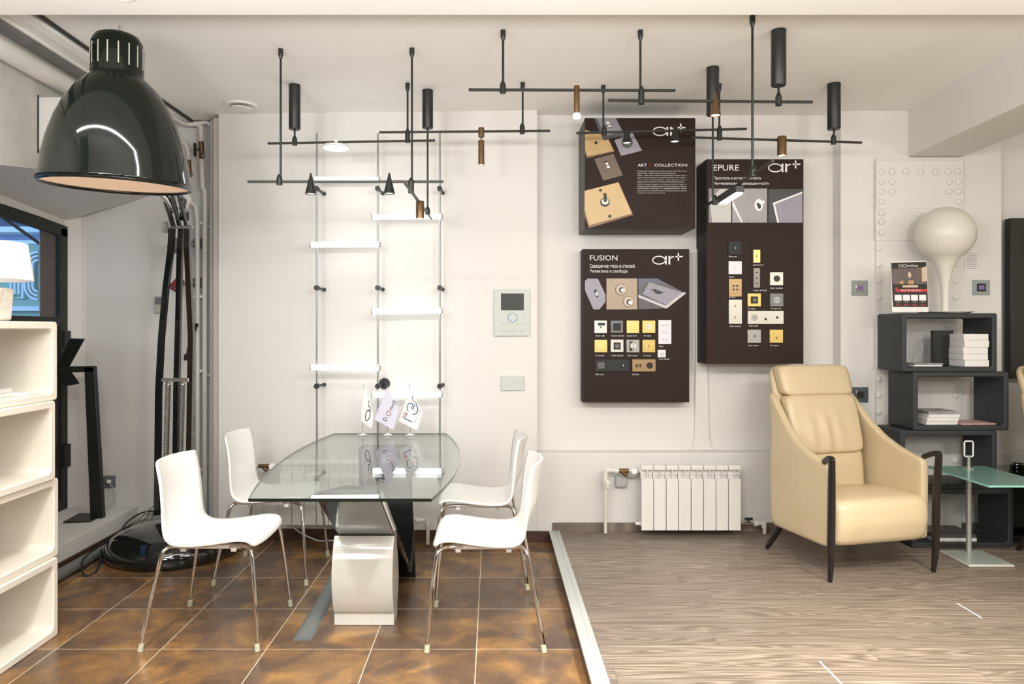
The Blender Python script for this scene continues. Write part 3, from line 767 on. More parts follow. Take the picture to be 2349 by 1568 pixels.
def add_clamp(t, px, y, py0, py1):
    m = MB(t.location); clamp(m, PX(px, y), y, PZ(py1, y), PZ(py0, y)); m.build('clamp', BLACK, t, smooth=40)
def cone(t, px, y, py0, py1, material, r=0.029, r0=0.003):
    x = PX(px, y); z0 = PZ(py1, y); z1 = PZ(py0, y); M = Matrix.Translation((x, y, 0))
    m = MB(t.location); m.lathe([(0, z1), (r0, z1), (r, z0), (r*0.86, z0-0.0005), (r*0.8, z0+0.01), (0, z0+0.012)], M, 32); c = m.build('cone_shade', material, t, smooth=40)
    MB(t.location).lathe([(0, z0+0.004), (r*0.8, z0+0.004), (r*0.8, z0+0.009), (0, z0+0.009)], M, 28).build('led', LED, c)
def barrel(t, px, y, py0, py1, material, r, led=LED, joint=None, tip=0):
    x = PX(px, y); z0 = PZ(py1, y); z1 = PZ(py0, y); M = Matrix.Translation((x, y, 0))
    m = MB(t.location); m.lathe([(0, z1), (r*0.93, z1), (r, z1-0.003), (r, z0+tip), (r*0.88, z0+tip), (r*0.85, z0+tip+0.01), (0, z0+tip+0.012)], M, 32)
    c = m.build('spot_barrel', material, t, smooth=40)
    if tip: MB(t.location).lathe([(0, z0), (r*1.1, z0+0.001), (r*1.22, z0+0.006), (r*1.22, z0+tip-0.002), (r*1.1, z0+tip), (0, z0+tip)], M, 28).build('led', led, c, smooth=50)
    else: MB(t.location).lathe([(0, z0+0.003), (r*0.85, z0+0.003), (r*0.85, z0+0.008), (0, z0+0.008)], M, 28).build('led', led, c)
    return c
GP = 'black bar pendant lights under the ceiling'
# A: front left, with the short bar running away from the camera
t = thing('pendant_light', 'black bar pendant with two cones and a bronze barrel, in front of the light tubes', 'light', (PX(945, 3.68), 3.68, 2.1), 0, GP)
bar_pts(P(568, 416.5, 3.68), P(1017, 416.5, 3.68), t)
rod_mount(t, 644, 3.68, PZ(401, 3.68)); add_clamp(t, 641, 3.68, 400, 424)
rod_mount(t, 945, 3.67, PZ(408, 3.67)); add_clamp(t, 943, 3.67, 408, 443)
cone(t, 713, 3.68, 397, 445, BLACK); cone(t, 893, 3.68, 396, 444, BLACK)
bar_pts(Vector((-0.411, 3.42, 2.055)), Vector((-0.378, 4.52, 2.055)), t)
rod_mount(t, 981, 4.315, PZ(474, 4.315), (0.032, 0.225)); add_clamp(t, 981, 4.315, 474, 492)
barrel(t, 963.5, 3.95, 461, 501, BRONZE, 0.0225)
# A2/A3: behind
t = thing('pendant_light', 'black two-tier bar pendant with a glowing disc and a small hinged bronze spot', 'light', (PX(935, 4.19), 4.19, 2.4), 0, GP)
bar_pts(P(614, 329, 4.19), P(998, 322, 4.19), t); bar_pts(P(870, 303.5, 4.19), P(1262, 300, 4.19), t)
rod_mount(t, 676, 4.22, PZ(312, 4.22), (0.033, 0.257)); add_clamp(t, 676, 4.20, 312, 333)
rod_mount(t, 935, 4.19, PZ(296, 4.19)); add_clamp(t, 935, 4.19, 296, 327)
rod_mount(t, 1199, 4.18, PZ(285, 4.18)); add_clamp(t, 1198, 4.19, 283, 307)
x, y = PX(771, 4.19), 4.19; z = PZ(339, y)
m = MB(t.location); m.lathe([(0, z+0.016), (0.07, z+0.014), (0.08, z+0.006), (0.081, z), (0.076, z-0.002), (0, z)], Matrix.Translation((x, y, 0)), 40); m.cyl((x, y, z+0.012), (x, y, z+0.045), 0.011, n=16); dsk = m.build('disc_lamp', mat('white_lamp_metal', (0.8, 0.8, 0.8), 0.4, var=0.02), t, smooth=40)
MB(t.location).lathe([(0, z-0.010), (0.06, z-0.008), (0.075, z-0.001), (0, z-0.001)], Matrix.Translation((x, y, 0)), 40).build('diffuser', LED, dsk, smooth=60)
barrel(t, 1104, 4.19, 293, 314, BRONZE, 0.0175, led=BRONZE)
m = MB(t.location); m.cyl(P(1104, 314, 4.19), P(1104, 332, 4.19), 0.004, n=10); m.build('hinge', BRONZE, t)
barrel(t, 1104, 4.19, 322, 378, BRONZE, 0.0175, led=WLED)
# B1/B2
t = thing('pendant_light', 'black two-tier bar pendant with a lit bronze tube and a bronze cone, highest one', 'light', (PX(1470, 3.45), 3.45, 2.45), 0, GP)
bar_pts(P(1075, 206, 3.45), P(1549, 207.5, 3.45), t); bar_pts(P(1394, 230, 3.45), P(1864, 234, 3.45), t)
rod_mount(t, 1154, 3.45, PZ(187, 3.45)); add_clamp(t, 1153.5, 3.45, 186, 214)
rod_mount(t, 1469, 3.45, PZ(198, 3.45)); add_clamp(t, 1471, 3.45, 198, 239)
rod_mount(t, 1786, 3.45, PZ(214, 3.45), (0.034, 0.262)); add_clamp(t, 1786, 3.45, 213, 242)
barrel(t, 1323, 3.45, 197, 272, BRONZE, 0.0138, tip=0.024)
cone(t, 1641, 3.44, 209, 265, BRONZE, 0.026, 0.003)
# B3/B4
t = thing('pendant_light', 'black two-tier bar pendant with two black cones and a short bronze barrel', 'light', (PX(1650, 4.2), 4.2, 2.45), 0, GP)
bar_pts(P(1322, 305, 4.22), P(1713, 295.5, 4.22), t); bar_pts(P(1586, 315, 4.22), P(1977, 327, 4.22), t)
rod_mount(t, 1384, 4.23, PZ(288, 4.22)); add_clamp(t, 1386, 4.22, 287, 310)
rod_mount(t, 1650, 4.2, PZ(289, 4.2)); add_clamp(t, 1650.5, 4.22, 288, 321)
rod_mount(t, 1913, 4.2, PZ(309, 4.2), (0.036, 0.262)); add_clamp(t, 1912, 4.22, 308, 331)
cone(t, 1438, 4.2, 288, 328, BLACK, 0.027); cone(t, 1548, 4.2, 284, 325, BLACK, 0.027)
barrel(t, 1793.5, 4.2, 313, 357, BRONZE, 0.0255)
# B5
t = thing('pendant_light', 'single black bar pendant pointing away from the camera with a rectangular glowing light', 'light', (1.18, 3.6, 2.07), 0, GP)
a, b_ = Vector((1.166, 3.04, 2.07)), Vector((1.216, 4.28, 2.07)); bar_pts(a, b_, t)
rod_mount(t, 1726, 3.29, PZ(381, 3.29)); add_clamp(t, 1728, 3.29, 380, 405)
rod_mount(t, 1635, 3.94, PZ(447, 3.94), (0.033, 0.258)); add_clamp(t, 1640, 3.94, 447, 469)
d = (b_-a).normalized(); Mx = Matrix.Translation(a) @ d.to_track_quat('Y', 'Z').to_matrix().to_4x4()
hb = MB(t.location); hb.box(-0.02, 0.02, 0.46, 0.78, -0.042, -0.012, Mx); hb.box(-0.004, 0.004, 0.52, 0.72, -0.014, 0.0, Mx); hb = hb.build('light_head', BLACK, t, bevel=0.002)
l_ = MB(t.location); l_.box(-0.017, 0.017, 0.475, 0.765, -0.050, -0.042, Mx); l_.build('diffuser', LED, hb)

# ================================================================== GIANT DESK-STYLE FLOOR LAMP
gl = thing('floor_lamp', 'giant glossy black desk-style floor lamp with a huge bell shade and chrome springs', 'lamp', (-1.955, 4.50, 0))
org = gl.location
bl = Matrix.Translation((-1.955, 4.50, 0))
m = MB(org); m.lathe([(0, 0), (0.37, 0.0), (0.388, 0.012), (0.393, 0.04), (0.388, 0.075), (0.372, 0.100), (0.33, 0.130), (0.25, 0.165), (0.12, 0.19), (0, 0.196)], bl, 64); m.build('base', BLACKGLOSS, gl, smooth=60)
zl = 4.52
def strip(pts, w_, th, name='leg'):
    m = MB(org)
    for i in range(len(pts)-1):
        a, b = pts[i], pts[i+1]
        h = w_/2
        m.add([a+Vector((-h, -th, 0)), a+Vector((h, -th, 0)), a+Vector((h, th, 0)), a+Vector((-h, th, 0)), b+Vector((-h, -th, 0)), b+Vector((h, -th, 0)), b+Vector((h, th, 0)), b+Vector((-h, th, 0))],
              [(0, 3, 2, 1), (4, 5, 6, 7), (0, 1, 5, 4), (1, 2, 6, 5), (2, 3, 7, 6), (3, 0, 4, 7)])
    return m.build(name, BLACKGLOSS, gl)
strip([P(395, 520, zl), P(392, 575, zl), P(381, 660, zl), P(371, 770, zl), P(364, 900, zl), P(361, 1180, zl)], 0.032, 0.016)
strip([P(416, 520, zl+0.02), P(413, 580, zl+0.02), P(410, 720, zl+0.02), P(405, 900, zl+0.02), P(402, 1180, zl+0.02)], 0.032, 0.014)
strip([P(430, 520, zl), P(430, 575, zl), P(434, 660, zl), P(439, 770, zl), P(437, 900, zl), P(433, 1180, zl)], 0.032, 0.016)
def coil(p0, p1, R, r, turns, name):
    n = turns*10; pts = []
    d = p1-p0; q = d.to_track_quat('Z', 'Y').to_matrix()
    for i in range(n+1):
        a = 2*PI*i/10; pts.append(p0+d*(i/n)+q @ Vector((math.cos(a)*R, math.sin(a)*R, 0)))
    m = MB(org); m.tube(pts, r, 5, smooth=False); return m.build(name, STEEL, gl, smooth=60)
coil(P(386, 877, zl-0.05), P(378, 1150, zl-0.05), 0.0145, 0.0035, 70, 'spring')
coil(P(419, 877, zl-0.05), P(410, 1150, zl-0.05), 0.0145, 0.0035, 70, 'spring')
m = MB(org); m.cyl(P(372, 871, zl-0.05), P(432, 871, zl-0.05), 0.012, n=16); m.cyl(P(386, 870, zl-0.05), P(386, 879, zl-0.05), 0.004, n=8); m.cyl(P(419, 870, zl-0.05), P(419, 879, zl-0.05), 0.004, n=8); m.build('spring_bar', CHROME, gl, smooth=50)
m = MB(org); m.cyl(P(384, 521, zl-0.02), P(442, 521, zl-0.02), 0.010, n=16); ax = m.build('axle', CHROME, gl, smooth=50)
m = MB(org); m.cyl(P(376, 521, zl-0.02), P(383, 521, zl-0.02), 0.035, n=28); m.build('knob', LGREY, ax, smooth=40)
# upper arms to the shade
sy = 3.22
sc_ = Vector((PX(268, sy), sy, PZ(425, sy)))
m = MB(org)
for (a, b_, r) in ((P(398, 520, zl), P(372, 440, 4.2), 0.016), (P(412, 520, zl), P(392, 440, 4.2), 0.014), (P(428, 520, zl), P(408, 440, 4.2), 0.012)):
    top_ = Vector((b_.x-0.10, 3.55, b_.z+0.20)); m.tube([a, b_, top_], r, 8, smooth=False)
m.build('upper_arm', BLACKGLOSS, gl, smooth=50)
m = MB(org); m.tube([P(415, 495, zl), P(428, 450, 4.25), Vector((PX(428, 4.25)-0.1, 3.6, PZ(450, 4.25)+0.22))], 0.028, 14, smooth=False); m.tube([P(398, 480, 4.4), P(378, 450, 4.25), Vector((PX(378, 4.25)-0.1, 3.6, PZ(450, 4.25)+0.22))], 0.026, 14, smooth=False); m.build('arm_tube', CHROME, gl, smooth=50)
m = MB(org); m.box(-0.03, 0.03, -0.02, 0.02, -0.035, 0.02, Matrix.Translation(P(420, 492, zl-0.02))); m.build('arm_joint', BLACK, gl, bevel=0.004)
# shade
R0 = 0.304
Ms = Matrix.Translation(sc_) @ Matrix.Rotation(math.radians(2.0), 4, 'Y') @ Matrix.Rotation(math.radians(3.4), 4, 'X')
k_ = sy/K
ZF = 0.965
sp = [(R0, 0.0), (R0+0.006, 0.006), (R0+0.004, 0.016), (R0*0.985, 0.05), (R0*0.95, 0.12), (R0*0.89, 0.20), (R0*0.80, 0.285), (R0*0.68, 0.365), (R0*0.55, 0.425), (R0*0.43, 0.465), (R0*0.357, 0.482), (R0*0.35, 0.50), (R0*0.35, 0.60), (R0*0.34, 0.635), (R0*0.29, 0.663), (R0*0.2, 0.677), (R0*0.08, 0.682), (0, 0.683)]
sp = [(a, b*ZF) for a, b in sp]
m = MB(org); m.lathe(sp, Ms, 96); shade = m.build('lamp_shade', SHADEOUT, gl, smooth=60)
m = MB(org); m.lathe([(R0-0.004+0.0075*math.cos(2*PI*i/12), 0.0075*math.sin(2*PI*i/12)) for i in range(13)], Ms, 96); m.build('rim', SHADEOUT, shade, smooth=80)
si = [(r-0.008 if r > 0.01 else 0, z+(0.001 if i == 0 else -0.008)) for i, (r, z) in enumerate(sp) if i != 1]; si[0] = (R0-0.006, 0.002)
m = MB(org); m.lathe(si, Ms, 96); m.build('shade_lining', SHADEIN, shade, smooth=60)
m = MB(org)
for k in range(16):
    a = 2*PI*(k+0.3)/16; c, s = math.cos(a), math.sin(a); r = R0*0.35
    Mr = Ms @ Matrix.Rotation(a, 4, 'Z'); m.box(r-0.003, r+0.0015, -0.0025, 0.0025, 0.505, 0.595, Mr)
m.build('vent_slot', SLOT, shade)
m = MB(org); m.cyl(Ms @ Vector((0.01, 0, 0.655)), Ms @ Vector((0.012, 0, 0.69)), 0.006, n=12); m.build('finial', STEEL, shade, smooth=50)
ld = bpy.data.lights.new('lamp_bulb', 'POINT'); ld.energy = 1.3; ld.color = (1.0, 0.86, 0.74); ld.shadow_soft_size = 0.06
lo = bpy.data.objects.new('lamp_bulb', ld); COL.objects.link(lo); lo.location = sc_+Vector((0, 0, 0.2))

# ================================================================== MODULAR SHELVES
def rrect(x0, x1, z0, z1, r, n=6):
    pts = []
    for cx, cz, a0 in ((x1-r, z1-r, 0), (x0+r, z1-r, 90), (x0+r, z0+r, 180), (x1-r, z0+r, 270)):
        for i in range(n+1):
            a = math.radians(a0+90*i/n); pts.append((cx+r*math.cos(a), cz+r*math.sin(a)))
    return pts
def shelf_unit(name, label, cat, group, loc, rz, w_, h, d, t, ro, ri, material):
    o = rrect(-w_/2, w_/2, 0, h, ro); i_ = rrect(-w_/2+t, w_/2-t, t, h-t, ri); n = len(o)
    e = 0.006
    rings = [[(x, 0, z) for x, z in o], [(x, d, z) for x, z in o], [(x, d, z) for x, z in i_], [(x, 0.0, z) for x, z in i_]]
    vs = [p for r in rings for p in r]; fs = []
    for k in range(4):
        k2 = (k+1) % 4
        for j in range(n):
            j2 = (j+1) % n; fs.append((k*n+j, k*n+j2, k2*n+j2, k2*n+j))
    m = MB(); m.add(vs, fs); ob = m.build(name, material, None, smooth=40, bevel=0.007, seg=3)
    ob.location = loc; ob.rotation_euler = (0, 0, rz); tag(ob, label, cat, group); return ob
GD = 'stack of anthracite shelf cubes'; yd = 4.345
units = [(2091, 2325, 'anthracite open shelf cube on the floor, lowest of the dark stack'), (2066, 2288, 'anthracite open shelf cube second from the floor in the dark stack'),
         (2095, 2315, 'anthracite open shelf cube second from the top, shifted right'), (2069, 2288, 'topmost anthracite shelf cube, carrying the globe lamp')]
HH = 0.3485
for k, (a, b_, lb) in enumerate(units):
    xa, xb = PX(a, yd), PX(b_, yd)
    shelf_unit('shelf_cube', lb, 'shelf', GD, ((xa+xb)/2, yd, HP+k*HH), 0, xb-xa, HH, 0.28, 0.03, 0.012, 0.014, DGREY)
GW = 'stack of cream white shelf cubes'
wl = ['cream white open shelf cube on the tiles, lowest of the white stack', 'cream white open shelf cube second from the floor', 'cream white open shelf cube second from the top, holding one small leaflet', 'topmost cream white shelf cube, carrying the table lamp']
for k, (zf, lb) in enumerate(zip((3.282, 3.305, 3.262, 3.296), wl)):
    shelf_unit('shelf_cube', lb, 'shelf', GW, (-1.95-(0.012 if k % 2 else 0), zf-0.30, k*0.351), PI/2, 0.60, 0.351, 0.30, 0.033, 0.012, 0.03, CREAMSH)

def paper_stack(name, label, x0, x1, y0, y1, z, hs, mats, rz=0.0, cat='magazine', group=None, parent=None):
    out = []
    for i, h in enumerate(hs):
        dx = random.uniform(-0.006, 0.006); dy = random.uniform(-0.004, 0.004)
        mb = MB(((x0+x1)/2, (y0+y1)/2, z))
        c = Vector(((x0+x1)/2+dx, (y0+y1)/2+dy, z)); M = Matrix.Translation(c) @ Matrix.Rotation(rz+random.uniform(-0.03, 0.03), 4, 'Z')
        mb.box(-(x1-x0)/2, (x1-x0)/2, -(y1-y0)/2, (y1-y0)/2, 0.0002, h-0.0005, M)
        o = mb.build(name, mats[i % len(mats)], bevel=min(0.002, h*0.3))
        tag(o, label if isinstance(label, str) else label[i], cat, group); z += h; out.append(o)
    return z
MAGS = mat('magazine_cover_grey', (0.30, 0.30, 0.30), 0.4, var=0.6, vscale=14); MAGP = mat('magazine_cover_pink', (0.60, 0.36, 0.34), 0.4, var=0.7, vscale=22)
MAGB = mat('magazine_cover_dark', (0.10, 0.08, 0.08), 0.35, var=0.9, vscale=30)
z1 = HP+3*HH+0.03; z2 = HP+2*HH+0.03; z0_ = HP+0.03
g = 'white catalogues stacked in the topmost dark cube'
paper_stack('catalogue', ['thick white catalogue at the bottom of the pile in the topmost dark cube', 'white catalogue second from the bottom in the topmost dark cube', 'white catalogue in the middle of the pile in the topmost dark cube', 'white catalogue second from the top of the pile, topmost dark cube', 'white catalogue lying on top of the pile in the topmost dark cube'],
            PX(2202, 4.40), 2.958, 4.355, 4.52, z1, [0.040, 0.036, 0.040, 0.042, 0.038], [PAPER], cat='catalogue', group=g)
m = MB((0, 0, 0)); m.box(PX(2143, 4.50), PX(2199, 4.50)-0.03, 4.50, 4.54, z1+0.0005, z1+0.215, Matrix.Identity(4)); o = m.build('binder', BLACK, bevel=0.003); tag(o, 'black upright binder beside the white catalogues in the topmost dark cube', 'binder')
paper_stack('magazine', ['pale thin magazine under the dark one, left in the topmost dark cube', 'thin dark-covered magazine lying left of the black binder'], PX(2086, 4.42), PX(2152, 4.42), 4.37, 4.50, z1, [0.010, 0.010], [PAPER, MAGS], group='thin magazines in the topmost dark cube')
hk = MB((0, 0, 0)); hk.tube([P(2106, 833, 4.56), P(2110, 812, 4.56), P(2115, 797, 4.56), P(2113, 786, 4.56), P(2108, 787, 4.56)], 0.004, 8); tag(hk.build('wire_hook', LGREY, smooth=50), 'small bent grey wire hook standing at the back of the topmost dark cube', 'hook')
paper_stack('magazine', ['white magazine at the bottom of the pile in the second dark cube', 'white magazine second in the pile of the second dark cube', 'pale magazine third in the pile of the second dark cube', 'grey-covered magazine on top of the pile in the second dark cube'],
            PX(2106, 4.46), PX(2178, 4.46), 4.37, 4.55, z2, [0.022, 0.022, 0.02, 0.018], [PAPER, PAPER, PAPER, MAGS], 0.05, group='magazines in the dark cube second from the top')
paper_stack('magazine', 'pink and white magazine lying alone at the right of the second dark cube', PX(2182, 4.46), PX(2262, 4.46), 4.37, 4.55, z2, [0.010], [MAGP], 0.1)
paper_stack('magazine', ['pale magazine under the floral one in the lowest dark cube', 'dark floral-covered magazine lying in the lowest dark cube'], PX(2112, 4.5), PX(2208, 4.5), 4.37, 4.58, z0_, [0.022, 0.02], [PAPER, MAGB], group='magazines in the lowest dark cube')
# papers in the white shelf
zt = 3*0.351+0.033
paper_stack('brochure', ['white brochure under the others in the topmost white cube', 'white brochure lying on top of another in the topmost white cube'], -2.2, -2.02, 2.86, 3.1, zt, [0.018, 0.016], [PAPER, PAPER], 0.2, 'brochure', 'brochures in the topmost white cube')
paper_stack('brochure', 'flat pale brochure at the back of the topmost white cube', -2.20, -1.99, 3.11, 3.20, zt, [0.015], [PAPER], 0.0, 'brochure')
paper_stack('brochure', 'small white leaflet in the white cube second from the top', -2.15, -2.02, 2.75, 2.96, 2*0.351+0.033, [0.012], [PAPER], 0.1, 'brochure')
paper_stack('brochure', ['white brochure under the dark one in the second white cube', 'dark-covered brochure in the white cube second from the floor'], -2.1, -1.99, 2.775, 2.93, 0.351+0.033, [0.016, 0.012], [PAPER, MAGB], 0.05, 'brochure', 'brochures in the white cube second from the floor')

# table lamp on the white shelf
tl = thing('table_lamp', 'table lamp with a white tapered shade and crystal base on the white shelf', 'lamp', (-2.115, 3.02, 1.404))
zz = 3.02; cxp = -2.115
rb = PX(60, zz)-cxp; rt = PX(48, zz)-cxp
m = MB(tl.location); m.lathe([(rb, PZ(641, zz)), (rt, PZ(556, zz)), (rt-0.003, PZ(556, zz)), (rb-0.003, PZ(641, zz))], Matrix.Translation((cxp, zz, 0)), 48)
LSH = mat('lampshade_white', (0.86, 0.84, 0.80), 0.7, emit=(1.0, 0.93, 0.84), es=0.12, bump=0.02, bscale=200); m.build('lamp_shade', LSH, tl, smooth=60)
m = MB(tl.location); rbb = PX(10, zz)-cxp; m.prism([(cxp-rbb, 1.406), (cxp+rbb, 1.406), (cxp+rbb+0.012, PZ(660, zz)), (cxp-rbb-0.012, PZ(660, zz))], zz-0.05, zz+0.05, 'y'); m.build('lamp_body', mat('crystal', (0.75, 0.70, 0.60), 0.12, bump=0.6, bscale=30, var=0.25, vscale=25, coat=0.5), tl, bevel=0.01)
MB(tl.location).cyl((cxp, zz, PZ(660, zz)), (cxp, zz, PZ(600, zz)), 0.008, n=12).build('stem', CHROME, tl)

# globe lamp
gz = 4.47; gx = PX(2168, gz); gb = HP+4*HH
gt = thing('table_lamp', 'large opal white globe lamp on a slender tapering neck, standing on the dark shelf', 'lamp', (gx, gz, gb))
M = Matrix.Translation((gx, gz, 0))
cz = PZ(537, gz); r = 0.166
m = MB(gt.location); pr = [(0, cz+r)]
for i in range(1, 26):
    a = PI*i/30; pr.append((r*math.sin(a), cz+r*math.cos(a)))
pr += [(0.060, PZ(604, gz)+0.0), (0.045, PZ(616, gz)), (0.032, PZ(638, gz)), (0.025, PZ(660, gz)), (0.023, PZ(690, gz)), (0.024, gb+0.014), (0, gb+0.014)]
m.lathe(pr, M, 48); m.build('globe', GLOBE, gt, smooth=60)
m = MB(gt.location); m.lathe([(0, gb), (0.12, gb), (0.150, gb+0.010), (0.152, gb+0.014), (0.13, gb+0.013), (0.03, gb+0.012), (0, gb+0.012)], M, 48); m.build('base', WPLASTIC, gt, smooth=40)
# flyer stand
fy = 4.365
fs_ = thing('flyer_stand', 'clear stand with a dark printed lighting poster and red banner, on the dark shelf', 'poster', (PX(2088, fy), fy, gb)); org = fs_.location
lean = 0.05
def fp(cx, cy, d=0.0):   # crop 2000,540 scale 7.8375
    px, py = 2000+cx/7.8375, 540+cy/7.8375; z_ = PZ(py, fy); return Vector((PX(px, fy), fy-d+(z_-gb)*0.12, z_))
m = MB(org)
q = [fp(368, 1375), fp(1020, 1375), fp(1050, 440), fp(400, 462)]; m.add(q+[p+Vector((0, 0.004, 0)) for p in q], [(0, 1, 2, 3), (7, 6, 5, 4), (0, 4, 5, 1), (1, 5, 6, 2), (2, 6, 7, 3), (3, 7, 4, 0)]); st = m.build('backing', WPLASTIC, fs_)
m = MB(org); m.prism([(fy, gb+0.0005), (fy-0.03, gb+0.0005), (fy-0.03, gb+0.004), (fy+0.03, gb+0.004), (fy+0.03, gb+0.0005)], fp(380, 1375).x, fp(1000, 1375).x, 'x'); m.build('stand_foot', CLEAR, fs_)
def quad(mb, a, b, c, d, off): mb.poly([fp(*a, off), fp(*b, off), fp(*c, off), fp(*d, off)])
m = MB(org); quad(m, (385, 1282), (1018, 1282), (1042, 460), (405, 480), 0.001); po = m.build('poster_print', mat('poster_dark', (0.022, 0.018, 0.018), 0.3, var=0.1), fs_)
m = MB(org); quad(m, (400, 870), (1030, 870), (1036, 560), (405, 590), 0.0016); m.build('printed_photo', mat('poster_photo', (0.13, 0.105, 0.10), 0.4, var=0.6, vscale=9), fs_)
m = MB(org); quad(m, (940, 830), (1030, 810), (1038, 540), (950, 575), 0.002); m.poly([fp(722+32*math.cos(a), 700+55*math.sin(a), 0.002) for a in [2*PI*i/16 for i in range(16)]][::-1]); quad(m, (580, 930), (860, 930), (860, 885), (580, 890), 0.002); m.build('printed_highlight', mat('poster_cream', (0.60, 0.48, 0.36), 0.4, var=0.2, vscale=20), fs_)
m = MB(org); quad(m, (535, 870), (605, 870), (605, 808), (535, 808), 0.0022); quad(m, (690, 875), (785, 875), (790, 800), (690, 800), 0.0022); m.build('printed_basket', mat('poster_amber', (0.45, 0.28, 0.12), 0.4, var=0.3, vscale=40), fs_)
m = MB(org); quad(m, (470, 1015), (1022, 1010), (1025, 955), (485, 960), 0.002); m.poly([fp(430, 1040, 0.0024), fp(470, 985, 0.0024), fp(440, 985, 0.0024), fp(450, 935, 0.0024), fp(492, 930, 0.0024), fp(480, 965, 0.0024), fp(500, 965, 0.0024)])
for k in range(4): quad(m, (443+148*k, 1250), (517+148*k, 1250), (519+148*k, 1230), (445+148*k, 1230), 0.002)
m.build('printed_banner', mat('poster_red', (0.50, 0.03, 0.035), 0.4, var=0.05), fs_)
m = MB(org)
for k in range(4): quad(m, (424+147*k, 1168), (550+147*k, 1168), (553+147*k, 1062), (427+147*k, 1062), 0.002)
mpp = lambda x, y: fp(x, -y, 0.003)
text_box(m, 'D', 538, 605, -562, -510, mpp); text_box(m, 'nolux', 680, 885, -556, -505, mpp); ribbon(m, [(640+30*math.cos(2*PI*i/16), 535+28*math.sin(2*PI*i/16)) for i in range(16)], 7, lambda x, y: fp(x, y, 0.003), True)
text_box(m, 'РАСПРОДАЖА!', 552, 900, -1004, -968, mpp)
for k in range(4): text_box(m, 'светильник', 448+147*k, 520+147*k, -1200, -1186, mpp)
m.build('printed_text', INK, fs_)
# small paper on the wall
wp = thing('wall_notice', 'small printed paper notice pinned to the pier right of the globe', 'notice', (PX(2230, 4.70), 4.705, PZ(600, 4.7))); org = wp.location
fw = lambda px, py, d=0.0: P(px, py, 4.706-d)
m = MB(org); m.box(PX(2215, 4.7), PX(2244, 4.7), 4.706, 4.7085, PZ(632, 4.7), PZ(569, 4.7)); m.build('sheet', PAPER, wp)
m = MB(org)
for k in range(9): m.poly([fw(2218, 580+k*4.4, .002), fw(2241, 580+k*4.4, .002), fw(2241, 581.3+k*4.4, .002), fw(2218, 581.3+k*4.4, .002)])
m.build('printed_lines', INKG, wp)

